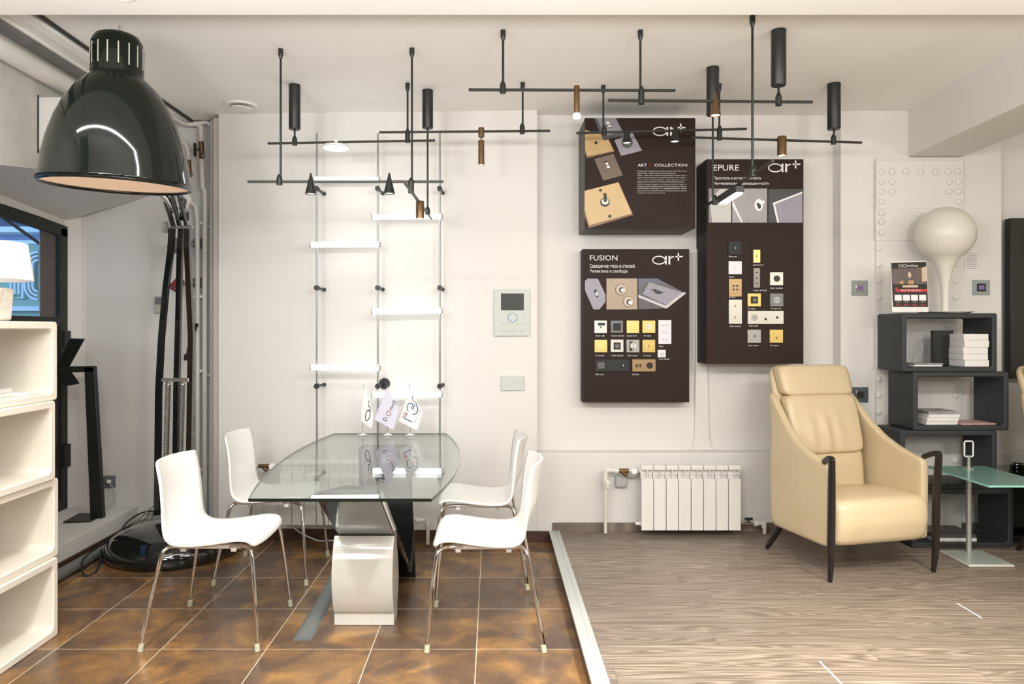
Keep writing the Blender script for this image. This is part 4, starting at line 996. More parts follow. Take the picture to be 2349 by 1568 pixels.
# ================================================================== ARMCHAIR
def armchair():
    t = thing('armchair', '', 'armchair', (0, 0, 0))
    org = Vector((0, 0, 0))
    # seat cushion
    def seat(a, b, c):
        u = 0.292*a; v = 0.235+0.255*b; h = 0.29+0.122*c
        if c > 0: h += 0.012*(1-a*a)*(1-b*b)-0.03*max(0, b)*c-0.0*a
        if b < 0: v -= 0.016*(1-abs(c)**2)*(-b)
        if c < 0: v += 0.02*(-c)*(1 if b < 0 else 0)*(-b)
        return (u, v, h)
    MB().pillow(seat, k=11, cnt=(18, 16, 12)).build('seat', LEATHER, t, smooth=80)
    def bprof(s):      # s 0..1 bottom to top -> (v, w)
        return (0.405+0.05*s+0.13*s*s, 0.34+0.745*s)
    def back_piece(s0, s1, hw0, hw1, th, k, name, puff, off=0.0, cnt=(16, 14, 6)):
        def f(a, b, c):
            s = s0+(s1-s0)*(b+1)/2; v, w_ = bprof(s); hw = hw0+(hw1-hw0)*(b+1)/2
            pf = puff*(1-a*a)*(1-b*b)*(1 if c < 0 else 0.2)
            wr = 0
            if name == 'back_cushion' and c < 0: wr = 0.011*math.sin(a*15+b*1.2)*math.exp(-((a+0.1)/0.45)**2)*max(0, 0.6-b)*(1-b*b)
            return (hw*a, v+off+th*c*0.5-pf+wr, w_)
        MB().pillow(f, k=k, cnt=cnt).build(name, LEATHER, t, smooth=80)
    back_piece(0.0, 0.36, 0.23, 0.238, 0.06, 8, 'lumbar_panel', 0.008)
    back_piece(0.325, 0.775, 0.236, 0.236, 0.085, 9, 'back_cushion', 0.016, -0.012, (34, 20, 6))
    back_piece(0.766, 1.0, 0.236, 0.238, 0.09, 8, 'headrest', 0.014, -0.008)
    back_piece(0.02, 0.995, 0.262, 0.247, 0.055, 9, 'back_shell', 0.0, 0.055, (12, 24, 4))
    # side panels
    def wtop(v):
        pts = [(0.0, 0.600), (0.08, 0.612), (0.18, 0.642), (0.28, 0.69), (0.36, 0.76), (0.42, 0.845), (0.47, 0.93), (0.53, 0.97)]
        for (a, h1), (b, h2) in zip(pts, pts[1:]):
            if v <= b: return h1+(h2-h1)*(v-a)/(b-a)
        return pts[-1][1]
    for s in (-1, 1):
        def side(a, b, c):
            v = 0.265+0.245*a; top = wtop(max(0, v-0.02)); bot = 0.165+0.0*v
            h = bot+(top-bot)*(b+1)/2
            fl = 0.010*math.sin(PI*min(1, max(0, (h-0.17)/0.6)))*(0.6+0.4*math.cos(a*1.5))
            taper = 0.03*max(0, (h-0.62)/0.3)
            v2 = v+max(0, (h-0.66))*0.28*max(0, a)
            return (s*(0.292+fl-taper+0.022*c), v2, h)
        MB().pillow(side, k=16, cnt=(20, 24, 6)).build('arm_panel', LEATHER, t, smooth=80)
        # dark wood front post with the little arm
        def ln(pts, rs, name):
            m = MB(); n = 10; ring = []
            P_ = [Vector(p) for p in pts]; out = []; R_ = []
            for i in range(len(P_)-1):
                p0 = P_[max(i-1, 0)]; p1 = P_[i]; p2 = P_[i+1]; p3 = P_[min(i+2, len(P_)-1)]
                for k in range(5):
                    q = k/5; out.append(0.5*((2*p1)+(-p0+p2)*q+(2*p0-5*p1+4*p2-p3)*q*q+(-p0+3*p1-3*p2+p3)*q**3)); R_.append(rs[i]+(rs[i+1]-rs[i])*q)
            out.append(P_[-1]); R_.append(rs[-1]); vs = []; fs = []; up = Vector((1, 0, 0))
            for i, p in enumerate(out):
                d = (out[min(i+1, len(out)-1)]-out[max(i-1, 0)]).normalized(); up = (up-d*up.dot(d)).normalized(); sd = d.cross(up)
                for k in range(n):
                    q = 2*PI*k/n+PI/10; cc, ss = math.cos(q), math.sin(q); e = (abs(cc)**4+abs(ss)**4)**0.25
                    vs.append(p+(up*cc/e*0.9+sd*ss/e)*R_[i])
            for i in range(len(out)-1):
                for k in range(n): fs.append((i*n+k, i*n+(k+1) % n, (i+1)*n+(k+1) % n, (i+1)*n+k))
            fs += [list(range(n))[::-1], [(len(out)-1)*n+k for k in range(n)]]
            m.add(vs, fs); return m.build(name, WOODDK, t, smooth=50)
        ln([(s*0.322, -0.005, 0.0), (s*0.325, -0.015, 0.10), (s*0.325, -0.018, 0.22), (s*0.326, -0.022, 0.42), (s*0.331, -0.03, 0.60), (s*0.332, -0.032, 0.630), (s*0.331, -0.026, 0.637), (s*0.327, -0.005, 0.634), (s*0.318, 0.03, 0.618), (s*0.312, 0.05, 0.606)], [0.010, 0.015, 0.018, 0.018, 0.016, 0.015, 0.014, 0.014, 0.014, 0.014], 'front_leg')
        ln([(s*0.285, 0.585, 0.0), (s*0.265, 0.545, 0.08), (s*0.245, 0.49, 0.18)], [0.010, 0.016, 0.022], 'rear_leg')
    return t
ac = armchair(); ac.location = (2.045, 3.84, HP); ac.rotation_euler = (0, 0, math.radians(14))
tag(ac, 'cream leather armchair with dark wooden arm posts, beside the radiator', 'armchair', 'cream leather armchairs')
ac2 = copy_tree(ac); ac2.location = (3.505, 3.80, HP); ac2.rotation_euler = (0, 0, math.radians(14))
tag(ac2, 'cream leather armchair cut off by the right edge, behind the glass side table', 'armchair', 'cream leather armchairs')

# ================================================================== SIDE TABLE
sx = 2.745; sy_ = 4.215
sd_ = thing('side_table', 'small side table with green frosted glass top on a steel pole with handle', 'side table', (sx, sy_, HP)); org = sd_.location
m = MB(org); m.box(2.60, 2.85, 3.99, 4.26, HP+0.001, HP+0.012); bs = m.build('base_plate', mat('base_rim', (0.72, 0.72, 0.66), 0.3, 0.4, var=0.03), sd_, bevel=0.002)
m = MB(org); m.box(2.613, 2.837, 4.003, 4.247, HP+0.012, HP+0.0135); m.build('base_inset', mat('frosted_grey_glass', (0.33, 0.36, 0.34), 0.3, var=0.04), bs)
m = MB(org); m.cyl((sx, sy_, HP+0.012), (sx, sy_, 0.56), 0.0145, n=20); m.cyl((sx, sy_, 0.56), (sx, sy_, PZ(1045, sy_)), 0.0085, n=16); m.cyl((sx, sy_, 0.567), (sx, sy_, 0.573), 0.026, n=24); m.build('pole', mat('satin_alu', (0.55, 0.56, 0.54), 0.35, 0.7, var=0.03), sd_, smooth=40)
m = MB(org); m.tube([Vector((sx+a*0.025, sy_, (PZ(1029, sy_))+b*0.044)) for a, b in ((-1, -0.85), (-0.8, -1), (0.8, -1), (1, -0.85), (1, 0.85), (0.8, 1), (-0.8, 1), (-1, 0.85), (-1, -0.85))], 0.0048, 10, smooth=False); m.build('handle', WPLASTIC, sd_, smooth=50)
m = MB(org); m.box(2.555, 2.90, 3.765, 4.31, 0.556, 0.566)
for i in range(6): m.mi[i] = 0 if i < 2 else 1
m.build('glass_top', [FROST, mat('green_glass_edge', (0.30, 0.62, 0.54), 0.2, var=0.05)], sd_)

# ================================================================== RADIATORS AND PIPES
def radiator(name, label, x0, y, z0, w_, h, n, group):
    t = thing(name, label, 'radiator', (x0+w_*n/2, y, z0), 0, group); org = t.location
    for k in range(n):
        a = x0+k*w_; g_ = 0.0022
        m = MB(org)
        fz = z0+h*0.795
        m.box(a+g_, a+w_-g_, y-0.045, y-0.036, z0, fz)             # front plate
        # hood: curved top
        hp = [(y-0.045, z0+h*0.93), (y-0.047, z0+h*0.97), (y-0.036, z0+h*0.995), (y-0.01, z0+h), (y+0.01, z0+h*0.99), (y+0.01, z0+h*0.975), (y-0.03, z0+h*0.955), (y-0.036, z0+h*0.93)]
        m.prism(hp, a+g_, a+w_-g_, 'x')
        m.box(a+w_/2-0.0025, a+w_/2+0.0025, y-0.044, y+0.02, z0+0.005, z0+h*0.955)   # fin
        m.box(a+g_*2, a+w_-g_*2, y-0.038, y-0.036, z0+h*0.86, z0+h*0.87)
        m.box(a+g_, a+w_-g_, y-0.014, y-0.010, z0+h*0.78, z0+h*0.96)
        m.box(a+w_*0.3, a+w_*0.7, y-0.03, y+0.02, z0+0.012, z0+h*0.78)            # water column
        m.build('section', RADW, t, bevel=0.0022)
    m = MB(org)
    for zz in (z0+h*0.075, z0+h*0.895): m.cyl((x0-0.004, y, zz), (x0+n*w_+0.004, y, zz), 0.0135, n=14)
    m.cyl((x0+n*w_, y, z0+h*0.895), (x0+n*w_+0.012, y, z0+h*0.895), 0.009, n=10); m.cyl((x0-0.028, y, z0+h*0.075), (x0, y, z0+h*0.075), 0.010, n=12)
    m.build('header_pipe', RADW, t, smooth=40)
    m = MB(org); m.box(x0+0.1, x0+0.13, y+0.02, YB+0.02, z0+h*0.85, z0+h*0.88); m.box(x0+n*w_-0.13, x0+n*w_-0.1, y+0.02, YB+0.02, z0+h*0.85, z0+h*0.88); m.build('bracket', RADW, t)
    return t
YRA = 4.61
xa = PX(1471, YRA-0.045); xb = PX(1700, YRA-0.045)
radiator('radiator', 'white eight-section radiator on the back wall beside the armchair', xa, YRA, PZ(1216, YRA-0.045), (xb-xa)/8, PZ(1066, YRA-0.03)-PZ(1216, YRA-0.045), 8, 'white sectional radiators')
xa2 = PX(641, YRA-0.045)
radiator('radiator', 'white sectional radiator behind the glass table and its white chairs', xa2, YRA, PZ(1204, YRA-0.045), 0.0765, PZ(1054, YRA-0.03)-PZ(1204, YRA-0.045), 11, 'white sectional radiators')
def pw(px, py, y=4.64): return P(px, py, y)
# right radiator supply
t = thing('heating_pipe', 'white heating pipe with brass filter and thermostatic head left of the right radiator', 'pipe', pw(1389, 1221)); org = t.location
m = MB(org); m.tube([pw(1389, 1222), pw(1389, 1130)], 0.011, 12, smooth=False); m.tube([pw(1389, 1132), pw(1389, 1090), pw(1391, 1080), pw(1398, 1078), pw(1420, 1079)], 0.015, 14); m.cyl(pw(1408, 1079), pw(1419, 1079), 0.018, n=18); m.build('pipe', PIPEW, t, smooth=50)
m = MB(org); m.cyl(pw(1418, 1079), pw(1442, 1079), 0.013, n=14); m.cyl(pw(1426, 1080), pw(1438, 1091), 0.012, n=14); m.cyl(pw(1418, 1079), pw(1421, 1079), 0.017, n=6); m.cyl(pw(1438, 1079), pw(1441, 1079), 0.017, n=6); m.build('brass_filter', BRASSY, t, smooth=40)
m = MB(org); m.cyl(pw(1441, 1079), pw(1470, 1079), 0.009, n=12); m.cyl(pw(1455, 1079, 4.66), pw(1455, 1080, 4.59), 0.021, 0.019, n=24); m.build('thermostatic_head', WPLASTIC, t, smooth=40)
m = MB(org); m.cyl(pw(1389, 1092), pw(1389, 1118), 0.019, n=18); m.cyl(pw(1394, 1106, 4.66), pw(1394, 1106, 4.60), 0.014, n=18); m.box(PX(1391, 4.6), PX(1396, 4.6), 4.597, 4.604, PZ(1119, 4.6), PZ(1106, 4.6)); m.build('valve_body', PIPEW, t, smooth=40)
jb = MB((0, 0, 0)); jb.box(PX(1411, 4.7), PX(1437, 4.7), 4.67, 4.709, PZ(1116, 4.69), PZ(1090, 4.69)); tag(jb.build('junction_box', LGREY, bevel=0.008), 'small grey electrical junction box under the brass filter', 'box')
tag(MB((0, 0, 0)).tube([P(1438, 1095, 4.69), P(1452, 1096, 4.69), P(1462, 1092, 4.66), P(1467, 1084, 4.65)], 0.003, 8).build('cable', CABLEG, smooth=50), 'thin grey cable from the junction box to the radiator valve', 'cable')
t = thing('heating_pipe', 'short white return pipe with black tap right of the right radiator', 'pipe', pw(1754, 1222)); org = t.location
m = MB(org); m.tube([pw(1730, 1200), pw(1746, 1200), pw(1753, 1203), pw(1754, 1212), pw(1754, 1223)], 0.012, 12); m.cyl(pw(1729, 1200), pw(1739, 1200), 0.018, n=18); m.cyl(pw(1753, 1196), pw(1753, 1210), 0.016, n=16); m.build('pipe', PIPEW, t, smooth=50)
m = MB(org); m.cyl(pw(1700, 1200), pw(1731, 1200), 0.010, n=12); vb = m.build('valve_body', CHROME, t, smooth=40)
m = MB(org); m.cyl(pw(1717, 1200), pw(1717, 1190), 0.006, n=10); m.box(PX(1709, 4.64), PX(1726, 4.64), 4.63, 4.65, PZ(1192, 4.64), PZ(1187, 4.64)); m.build('tap_handle', BLACK, vb, bevel=0.003)
# left radiator fittings
t = thing('heating_pipe', 'brass filter and white valve at the left end of the left radiator', 'pipe', pw(610, 1070, 4.62)); org = t.location
m = MB(org); m.cyl(pw(594, 1068, 4.62), pw(620, 1068, 4.62), 0.013, n=14); m.cyl(pw(602, 1069, 4.62), pw(614, 1080, 4.62), 0.012, n=14); m.build('brass_filter', BRASSY, t, smooth=40)
m = MB(org); m.cyl(pw(619, 1068, 4.62), pw(642, 1068, 4.61), 0.009, n=12); m.cyl(pw(624, 1068, 4.65), pw(624, 1069, 4.58), 0.019, n=22); m.build('thermostatic_head', WPLASTIC, t, smooth=40)
m = MB(org); m.tube([pw(594, 1068, 4.62), pw(590, 1070, 4.63), pw(588, 1080, 4.64), pw(588, 1237, 4.70)], 0.012, 12); m.build('pipe', PIPEW, t, smooth=50)
t = thing('heating_pipe', 'white return pipe elbow beside the black table leg panel, right end of left radiator', 'pipe', pw(980, 1240, 4.62)); org = t.location
m = MB(org); m.tube([pw(952, 1193, 4.61), pw(972, 1193, 4.61), pw(979, 1196, 4.61), pw(981, 1206, 4.61), pw(981, 1247, 4.62)], 0.012, 12); m.cyl(pw(955, 1193, 4.61), pw(964, 1193, 4.61), 0.019, n=18); m.cyl(pw(979, 1188, 4.61), pw(979, 1203, 4.61), 0.015, n=14); m.build('pipe', PIPEW, t, smooth=50)
tag(MB((0, 0, 0)).tube([P(655, 1203, 4.62), P(668, 1206, 4.58), P(690, 1222, 4.5), P(725, 1238, 4.5), P(745, 1240, 4.52), P(775, 1238, 4.55)], 0.005, 8).build('cable', LGREY, smooth=50), 'pale cable sagging from under the left radiator to the floor', 'cable')

# pipes in the far left corner
def corner_pipe(label, pts, r, y=4.93, extra=None):
    t = thing('heating_pipe', label, 'pipe', P(pts[-1][0], pts[-1][1], y), 0, None)
    MB(t.location).tube([P(a, b, c if c else y) for a, b, c in pts], r, 14).build('pipe', PIPEW, t, smooth=50)
    for f in (extra or []): f(t)
    return t
def valve(px, py, y=4.90):
    def f(t):
        m = MB(t.location); m.cyl(P(px, py-18, y), P(px+2, py+20, y), 0.018, n=14); v_ = m.build('brass_valve', BRASSY, t, smooth=40)
        m = MB(t.location); m.cyl(P(px-2, py, y), P(px-6, py, y-0.05), 0.010, n=10); m.box(PX(px-9, y), PX(px-4, y), y-0.06, y-0.045, PZ(py+20, y), PZ(py-10, y)); m.cyl(P(px+4, py+14, y-0.01), P(px+6, py+14, y-0.05), 0.016, 0.013, n=18); m.build('valve_lever', BLACK, v_)
    return f
def clips(px, pys, y=4.96):
    def f(t):
        for py in pys:
            m = MB(t.location); m.box(PX(px-9, y), PX(px+2, y), y-0.02, 5.0, PZ(py+3, y), PZ(py-3, y)); m.build('pipe_clip', WPLASTIC, t)
    return f
corner_pipe('white heating pipe with a bend and valve, second from the left in the corner', [(448, 284, None), (460, 290, None), (462, 310, None), (463, 370, None), (464, 400, None), (466, 430, None), (471, 452, None), (470, 600, None), (470, 1205, None)], 0.0165, extra=[valve(461, 343), clips(470, (512, 680, 850, 1075))])
corner_pipe('white heating pipe nearest the lamp, first from the left in the corner', [(420, 325, None), (428, 335, None), (433, 360, None), (434, 440, None), (440, 465, None), (451, 484, None), (453, 600, None), (453, 1207, None)], 0.0150, extra=[valve(432, 385), clips(453, (680, 850, 995))])
corner_pipe('white heating pipe crossing under the ceiling, third from the left in the corner', [(340, 235, 4.4), (395, 268, 4.75), (430, 285, 4.9), (470, 281, None), (483, 288, None), (487, 310, None), (486, 600, None), (486, 1205, None)], 0.014, extra=[clips(486, (520, 860))])
dp = MB((0, 0, 0)); dp.tube([(-2.285, 2.0, 2.676), (-2.285, 4.98, 2.676)], 0.048, 24, smooth=False); tag(dp.build('overhead_pipe', PIPEW, smooth=50), 'fat white pipe running along the top of the left wall', 'pipe')

# wall items in the corner
t = thing('thermostat', 'beige wall thermostat with dark screen behind the giant lamp', 'thermostat', P(366, 697, 4.99)); org = t.location
m = MB(org); m.box(PX(355, 4.99), PX(377, 4.99), 4.975, 5.0, PZ(718, 4.99), PZ(679, 4.99)); m.build('case', mat('beige_plastic', (0.50, 0.48, 0.42), 0.5, var=0.03), t, bevel=0.003)
m = MB(org); m.box(PX(358, 4.99), PX(375, 4.99), 4.972, 4.976, PZ(698, 4.99), PZ(682, 4.99)); m.build('screen', GREYP, t)
t = thing('wall_socket', 'grey wall socket with a white plug near the black floor stand', 'socket', P(250, 1105, 4.99)); org = t.location
m = MB(org); m.box(PX(236, 4.99), PX(264, 4.99), 4.984, 5.0, PZ(1118, 4.99), PZ(1091, 4.99)); m.build('plate', GREYP, t, bevel=0.003)
m = MB(org); m.cyl(P(250, 1104, 4.985), P(250, 1104, 4.95), 0.014, n=16); m.build('plug', WPLASTIC, t, smooth=40)
m = MB(org); m.tube([P(250, 1106, 4.95), P(258, 1118, 4.94), P(262, 1140, 4.93), P(255, 1160, 4.92), P(236, 1172, 4.9)], 0.004, 8); m.build('cord', LGREY, t, smooth=50)
for (py, head, lb, pxh) in ((558, GREYP, 'grey wall spotlight behind the lamp legs, the upper one', 400), (648, RED, 'red wall spotlight behind the lamp legs, the lower one', 404)):
    t = thing('wall_spotlight', lb, 'light', P(450, py, 4.95), 0, 'small wall spotlights behind the giant lamp'); org = t.location
    m = MB(org); m.cyl(P(452, py, 4.97), P(457, py, 5.0), 0.038, n=28); m.build('wall_mount', GREYP, t, smooth=40)
    m = MB(org); m.cyl(P(452, py, 4.96), P(432, py+4, 4.90), 0.012, n=14); m.cyl(P(434, py+4, 4.9), P(410, py+4, 4.85), 0.006, n=10); m.build('arm', GREYP, t, smooth=40)
    m = MB(org); a = P(pxh+10, py-6, 4.84); b_ = P(pxh-3, py+14, 4.80); m.cyl(a, b_, 0.030, 0.042, n=28); m.build('head', head, t, smooth=40)
m = MB((0, 0, 0)); m.tube([P(436, 690, 4.9), P(440, 730, 4.9), P(436, 770, 4.88), P(430, 800, 4.86), P(427, 815, 4.86)], 0.004, 8); m.tube([P(436, 770, 4.88), P(447, 745, 4.86), P(452, 743, 4.86)], 0.004, 8); m.box(PX(423, 4.86), PX(431, 4.86), 4.85, 4.87, PZ(826, 4.86), PZ(812, 4.86)); m.cyl(P(444, 760, 4.86), P(453, 742, 4.86), 0.010, n=10)
tag(m.build('dangling_cable', CABLEK, smooth=50), 'black cord with a plug dangling behind the right leg of the giant lamp', 'cord')
m = MB((0, 0, 0)); m.box(PX(441, 4.97), PX(453, 4.97), 4.95, 5.0, PZ(957, 4.97), PZ(928, 4.97)); tag(m.build('junction_box', WPLASTIC, bevel=0.008), 'small white box on the corner wall behind the giant lamp', 'box')

# black floor stand on the sill
fsd = thing('display_stand', 'black angular display stand with two tilted blades on the sill block by the window', 'stand', (PX(225, 4.65), 4.65, 0.165)); org = fsd.location
m = MB(org); m.prism([(PX(145, 4.54), 4.54), (PX(206, 4.56), 4.57), (PX(240, 4.75), 4.75), (PX(182, 4.76), 4.76)], 0.166, 0.176, 'z'); m.build('base_plate', BLACK, fsd)
zb = 4.66
m = MB(org); q = [P(207, 1192, zb), P(235, 1188, zb), P(215, 842, zb), P(193, 842, zb)]; m.add(q+[p+Vector((0, 0.04, 0)) for p in q], [(0, 1, 2, 3), (7, 6, 5, 4), (0, 4, 5, 1), (1, 5, 6, 2), (2, 6, 7, 3), (3, 7, 4, 0)]); m.build('column', BLACK, fsd, bevel=0.002)
m = MB(org); q = [P(120, 856, zb), P(215, 852, zb), P(215, 839, zb), P(120, 841, zb)]; m.add(q+[p+Vector((0, 0.035, 0)) for p in q], [(0, 1, 2, 3), (7, 6, 5, 4), (0, 4, 5, 1), (1, 5, 6, 2), (2, 6, 7, 3), (3, 7, 4, 0)]); m.build('arm', BLACK, fsd, bevel=0.002)
for q in ([P(128, 842, zb), P(158, 841, zb), P(193, 778, zb-0.06), P(160, 777, zb-0.06)], [P(128, 855, zb), P(160, 852, zb), P(180, 880, zb-0.05), P(146, 886, zb-0.05)]):
    m = MB(org); m.add(q+[p+Vector((0, 0.012, 0.004)) for p in q], [(0, 1, 2, 3), (7, 6, 5, 4), (0, 4, 5, 1), (1, 5, 6, 2), (2, 6, 7, 3), (3, 7, 4, 0)]); m.build('blade', BLACK, fsd)
# duct along the sill, power strip, tangle of cables
m = MB((0, 0, 0)); m.tube([(-2.365, 2.6, 0.032), (-2.365, 4.45, 0.032)], 0.031, 18, smooth=False); tag(m.build('cable_duct', GREYP, smooth=50), 'grey round cable duct lying on the tiles along the sill block', 'duct')
m = MB((0, 0, 0)); c0 = P(275, 1231, 4.55); m.box(-0.045, 0.045, -0.16, 0.16, 0.0, 0.045, Matrix.Translation((-2.325, 4.62, 0.001)) @ Matrix.Rotation(-0.05, 4, 'Z')); tag(m.build('power_strip', CABLEK, bevel=0.006), 'black power strip on the floor by the giant lamp base', 'power strip')
cols = [(CABLEK, 'black'), (CABLEG, 'grey'), (LGREY, 'pale grey'), (CABLEK, 'black')]
cps = [[(-2.39, 4.66, 0.05), (-2.36, 4.74, 0.13), (-2.28, 4.82, 0.17), (-2.18, 4.86, 0.14), (-2.12, 4.87, 0.02)],
       [(-2.38, 4.60, 0.05), (-2.33, 4.74, 0.10), (-2.24, 4.84, 0.20), (-2.14, 4.88, 0.16), (-2.09, 4.89, 0.03)],
       [(-2.385, 4.72, 0.04), (-2.34, 4.83, 0.09), (-2.26, 4.90, 0.15), (-2.16, 4.92, 0.20), (-2.08, 4.93, 0.10)],
       [(-2.33, 4.50, 0.05), (-2.30, 4.42, 0.10), (-2.30, 4.25, 0.10), (-2.31, 4.12, 0.07), (-2.26, 4.05, 0.007), (-2.24, 4.14, 0.007), (-2.30, 4.30, 0.075)],
       [(-2.38, 4.93, 0.01), (-2.34, 4.94, 0.10), (-2.27, 4.87, 0.16), (-2.21, 4.88, 0.10), (-2.17, 4.90, 0.01)],
       [(-2.30, 4.86, 0.01), (-2.27, 4.85, 0.10), (-2.21, 4.83, 0.19), (-2.15, 4.84, 0.17), (-2.11, 4.86, 0.05)]]
cols += [(LGREY, ''), (CABLEG, '')]
lbs = ['black cable arching behind the power strip', 'mid grey cable arching over the giant lamp base', 'pale grey cable tangled in the floor corner', 'black cable looping over the cable duct in front of the power strip', 'pale cable making a low hoop against the corner skirting', 'grey cable making a high hoop nearest the lamp base']
for (mt, _), pts, lb in zip(cols, cps, lbs):
    tag(MB((0, 0, 0)).tube(pts, 0.0055, 8).build('cable', mt, smooth=50), lb, 'cable', 'cables on the floor by the giant lamp')

# ================================================================== WALL PANELS NEAR THE PILASTER EDGE
yw = 4.713
def wbox(mb, px0, px1, py0, py1, ya, yb): mb.box(PX(px0, ya), PX(px1, ya), ya, yb, PZ(py1, ya), PZ(py0, ya))
PALE = mat('pale_green_glass_panel', (0.62, 0.66, 0.62), 0.12, coat=0.5, var=0.03)
t = thing('intercom', 'pale glass video intercom panel with grey screen and round blue button on the wall', 'intercom', P(1175, 770, 4.70)); org = t.location
m = MB(org); wbox(m, 1134, 1216, 662, 770, 4.695, 4.73); m.build('panel', PALE, t, bevel=0.003)
m = MB(org); wbox(m, 1148, 1203, 671.5, 712.5, 4.693, 4.696); m.build('screen_frame', WPLASTIC, t)
m = MB(org); wbox(m, 1149, 1202, 672.5, 711.5, 4.691, 4.694); m.build('screen', mat('screen_grey', (0.085, 0.09, 0.088), 0.1, var=0.05), t)
yq = 4.6935; mpi = lambda x, y: P(x, y, yq)
BLUE = mat('blue_led_ink', (0.18, 0.24, 0.42), 0.4, var=0.02); BLED = mat('blue_led', (0.5, 0.5, 1.0), 0.4, emit=(0.5, 0.5, 1.0), es=0.8, var=0.02)
m = MB(org); ribbon(m, [(1176+10.3*math.cos(2*PI*i/32), 728+10.3*math.sin(2*PI*i/32)) for i in range(32)], 1.4, mpi, True); m.build('button_ring', BLUE, t)
m = MB(org)
for (a, b_) in ((1176, 721), (1176, 728), (1176, 735), (1169.5, 728), (1182.5, 728)): wbox(m, a-1.2, a+1.2, b_-1, b_+1, yq, 4.696)
m.build('button_led', BLED, t)
m = MB(org)
for a in (1152.5, 1164, 1187.5, 1200): ribbon(m, [(a-1.5, 743.5), (a+1.5, 743.5)], 2, mpi)
text_box(m, 'bticino', 1152, 1164, -760, -757, lambda x, y: P(x, -y, yq)); ribbon(m, [(1176+3.5*math.cos(2*PI*i/16), 758.5+2*math.sin(2*PI*i/16)) for i in range(16)], 0.5, mpi, True); ribbon(m, [(1195+2*math.cos(2*PI*i/12), 758.5+2*math.sin(2*PI*i/12)) for i in range(12)], 0.5, mpi, True); ribbon(m, [(1197, 758.5), (1201, 758.5)], 0.6, mpi)
m.build('printed_symbols', INKG, t)
t = thing('touch_switch', 'blank pale glass rectangular touch switch below the intercom', 'switch', P(1175, 896, 4.70)); org = t.location
m = MB(org); wbox(m, 1150, 1203, 861, 895, 4.70, 4.73); m.build('panel', PALE, t, bevel=0.002)
m = MB(org); wbox(m, 1197, 1201, 877, 878, 4.699, 4.701); m.build('status_line', GREYP, t)
# switches on the pier and column
def frame_switch(px, py, w_, h, label, frame_m, inner_m, centre_m, y=4.71, group=None, inset=9):
    t = thing('wall_switch', label, 'switch', P(px, py, y-0.005), 0, group); org = t.location
    m = MB(org); wbox(m, px-w_/2, px+w_/2, py-h/2, py+h/2, y-0.012, y+0.002); m.build('frame', frame_m, t, bevel=0.0015)
    m = MB(org); wbox(m, px-w_/2+inset, px+w_/2-inset, py-h/2+inset-1, py+h/2-inset+1, y-0.016, y-0.010); m.build('surround', inner_m, t, bevel=0.001)
    m = MB(org); wbox(m, px-w_/2+inset+3.5, px+w_/2-inset-3.5, py-h/2+inset+3, py+h/2-inset-3, y-0.018, y-0.014); m.build('rocker', centre_m, t)
GB = mat('grey_blue_frame', (0.34, 0.38, 0.37), 0.3, 0.3, var=0.03); PURP = mat('purple_indicator', (0.22, 0.14, 0.35), 0.3, var=0.05); BG = mat('blue_grey_frame_dark', (0.085, 0.105, 0.115), 0.4, var=0.03)
frame_switch(1973, 660, 36, 34, 'pale steel square switch with a purple centre, left of the riveted column', GB, CHROME, PURP, group='square switches on the pier')
frame_switch(2252, 659, 38, 34, 'pale steel square switch with a purple centre, right of the globe lamp', GB, BLACK, PURP, group='square switches on the pier')
frame_switch(1974, 905, 36, 34, 'dark grey square switch low on the pier by the armchair back', BG, CHROME, BLACK, inset=8, group='square switches on the pier')

# ================================================================== DISPLAY BOARDS
def art_logo(mb, x0, y0, x1, y1, mp):
    sx_ = (x1-x0)/283.0; sy_l = (y1-y0)/108.0
    q = lambda x, y: (x0+(x-707)*sx_, y0+(y-120)*sy_l)
    a = [q(770+58*math.cos(2*PI*i/36), 187+36*math.sin(2*PI*i/36)) for i in range(36)]
    w_ = [11*sx_ if abs(math.cos(2*PI*i/36)) > 0.7 else 8*sy_l for i in range(36)]; ribbon(mb, a, 9.5*sy_l, mp, True)
    ribbon(mb, [q(834, 148), q(834, 226)], 15*sx_, mp)
    ribbon(mb, [q(866, 148), q(866, 226)], 16*sx_, mp); ribbon(mb, [q(870, 178)]+[q(px_, py_) for px_, py_ in arc(905, 182, 33, 26, 200, 275, 8)], 11*sy_l, mp)
    ribbon(mb, [q(949, 120), q(949, 192)], 13*sx_, mp); ribbon(mb, [q(922, 154), q(990, 154)], 12*sy_l, mp)
def board(label, ox, oy, sc, yf, yb, face, sidem):
    """ox, oy, sc: map of the close-up used to lay the board out; face = x0, y0, x1, y1 there"""
    px = lambda x: ox+x/sc; py = lambda y: oy+y/sc
    x0, y0, x1, y1 = face
    X0_, X1_, Z1_, Z0_ = PX(px(x0), yf), PX(px(x1), yf), PZ(py(y0), yf), PZ(py(y1), yf)
    t = thing('display_board', label, 'display board', ((X0_+X1_)/2, yf, Z0_), 0, 'dark display boards of switches'); org = t.location
    m = MB(org); m.box(X0_, X1_, yf+0.002, yb, Z0_, Z1_); m.build('box', sidem, t)
    m = MB(org); m.box(X0_, X1_, yf, yf+0.002, Z0_, Z1_); m.build('front_print', BOARD, t)
    mp = lambda d: (lambda x, y: P(px(x), py(y), yf).lerp(P(px(x), py(y), yf), 0)+Vector((0, -d, 0)))
    def quadm(pts, d, material, name='printed_photo', ringm=None):
        mm = MB(org); f = mp(d); mm.poly([f(*p) for p in pts]); return mm.build(name, material, t)
    return t, org, mp, quadm, px, py
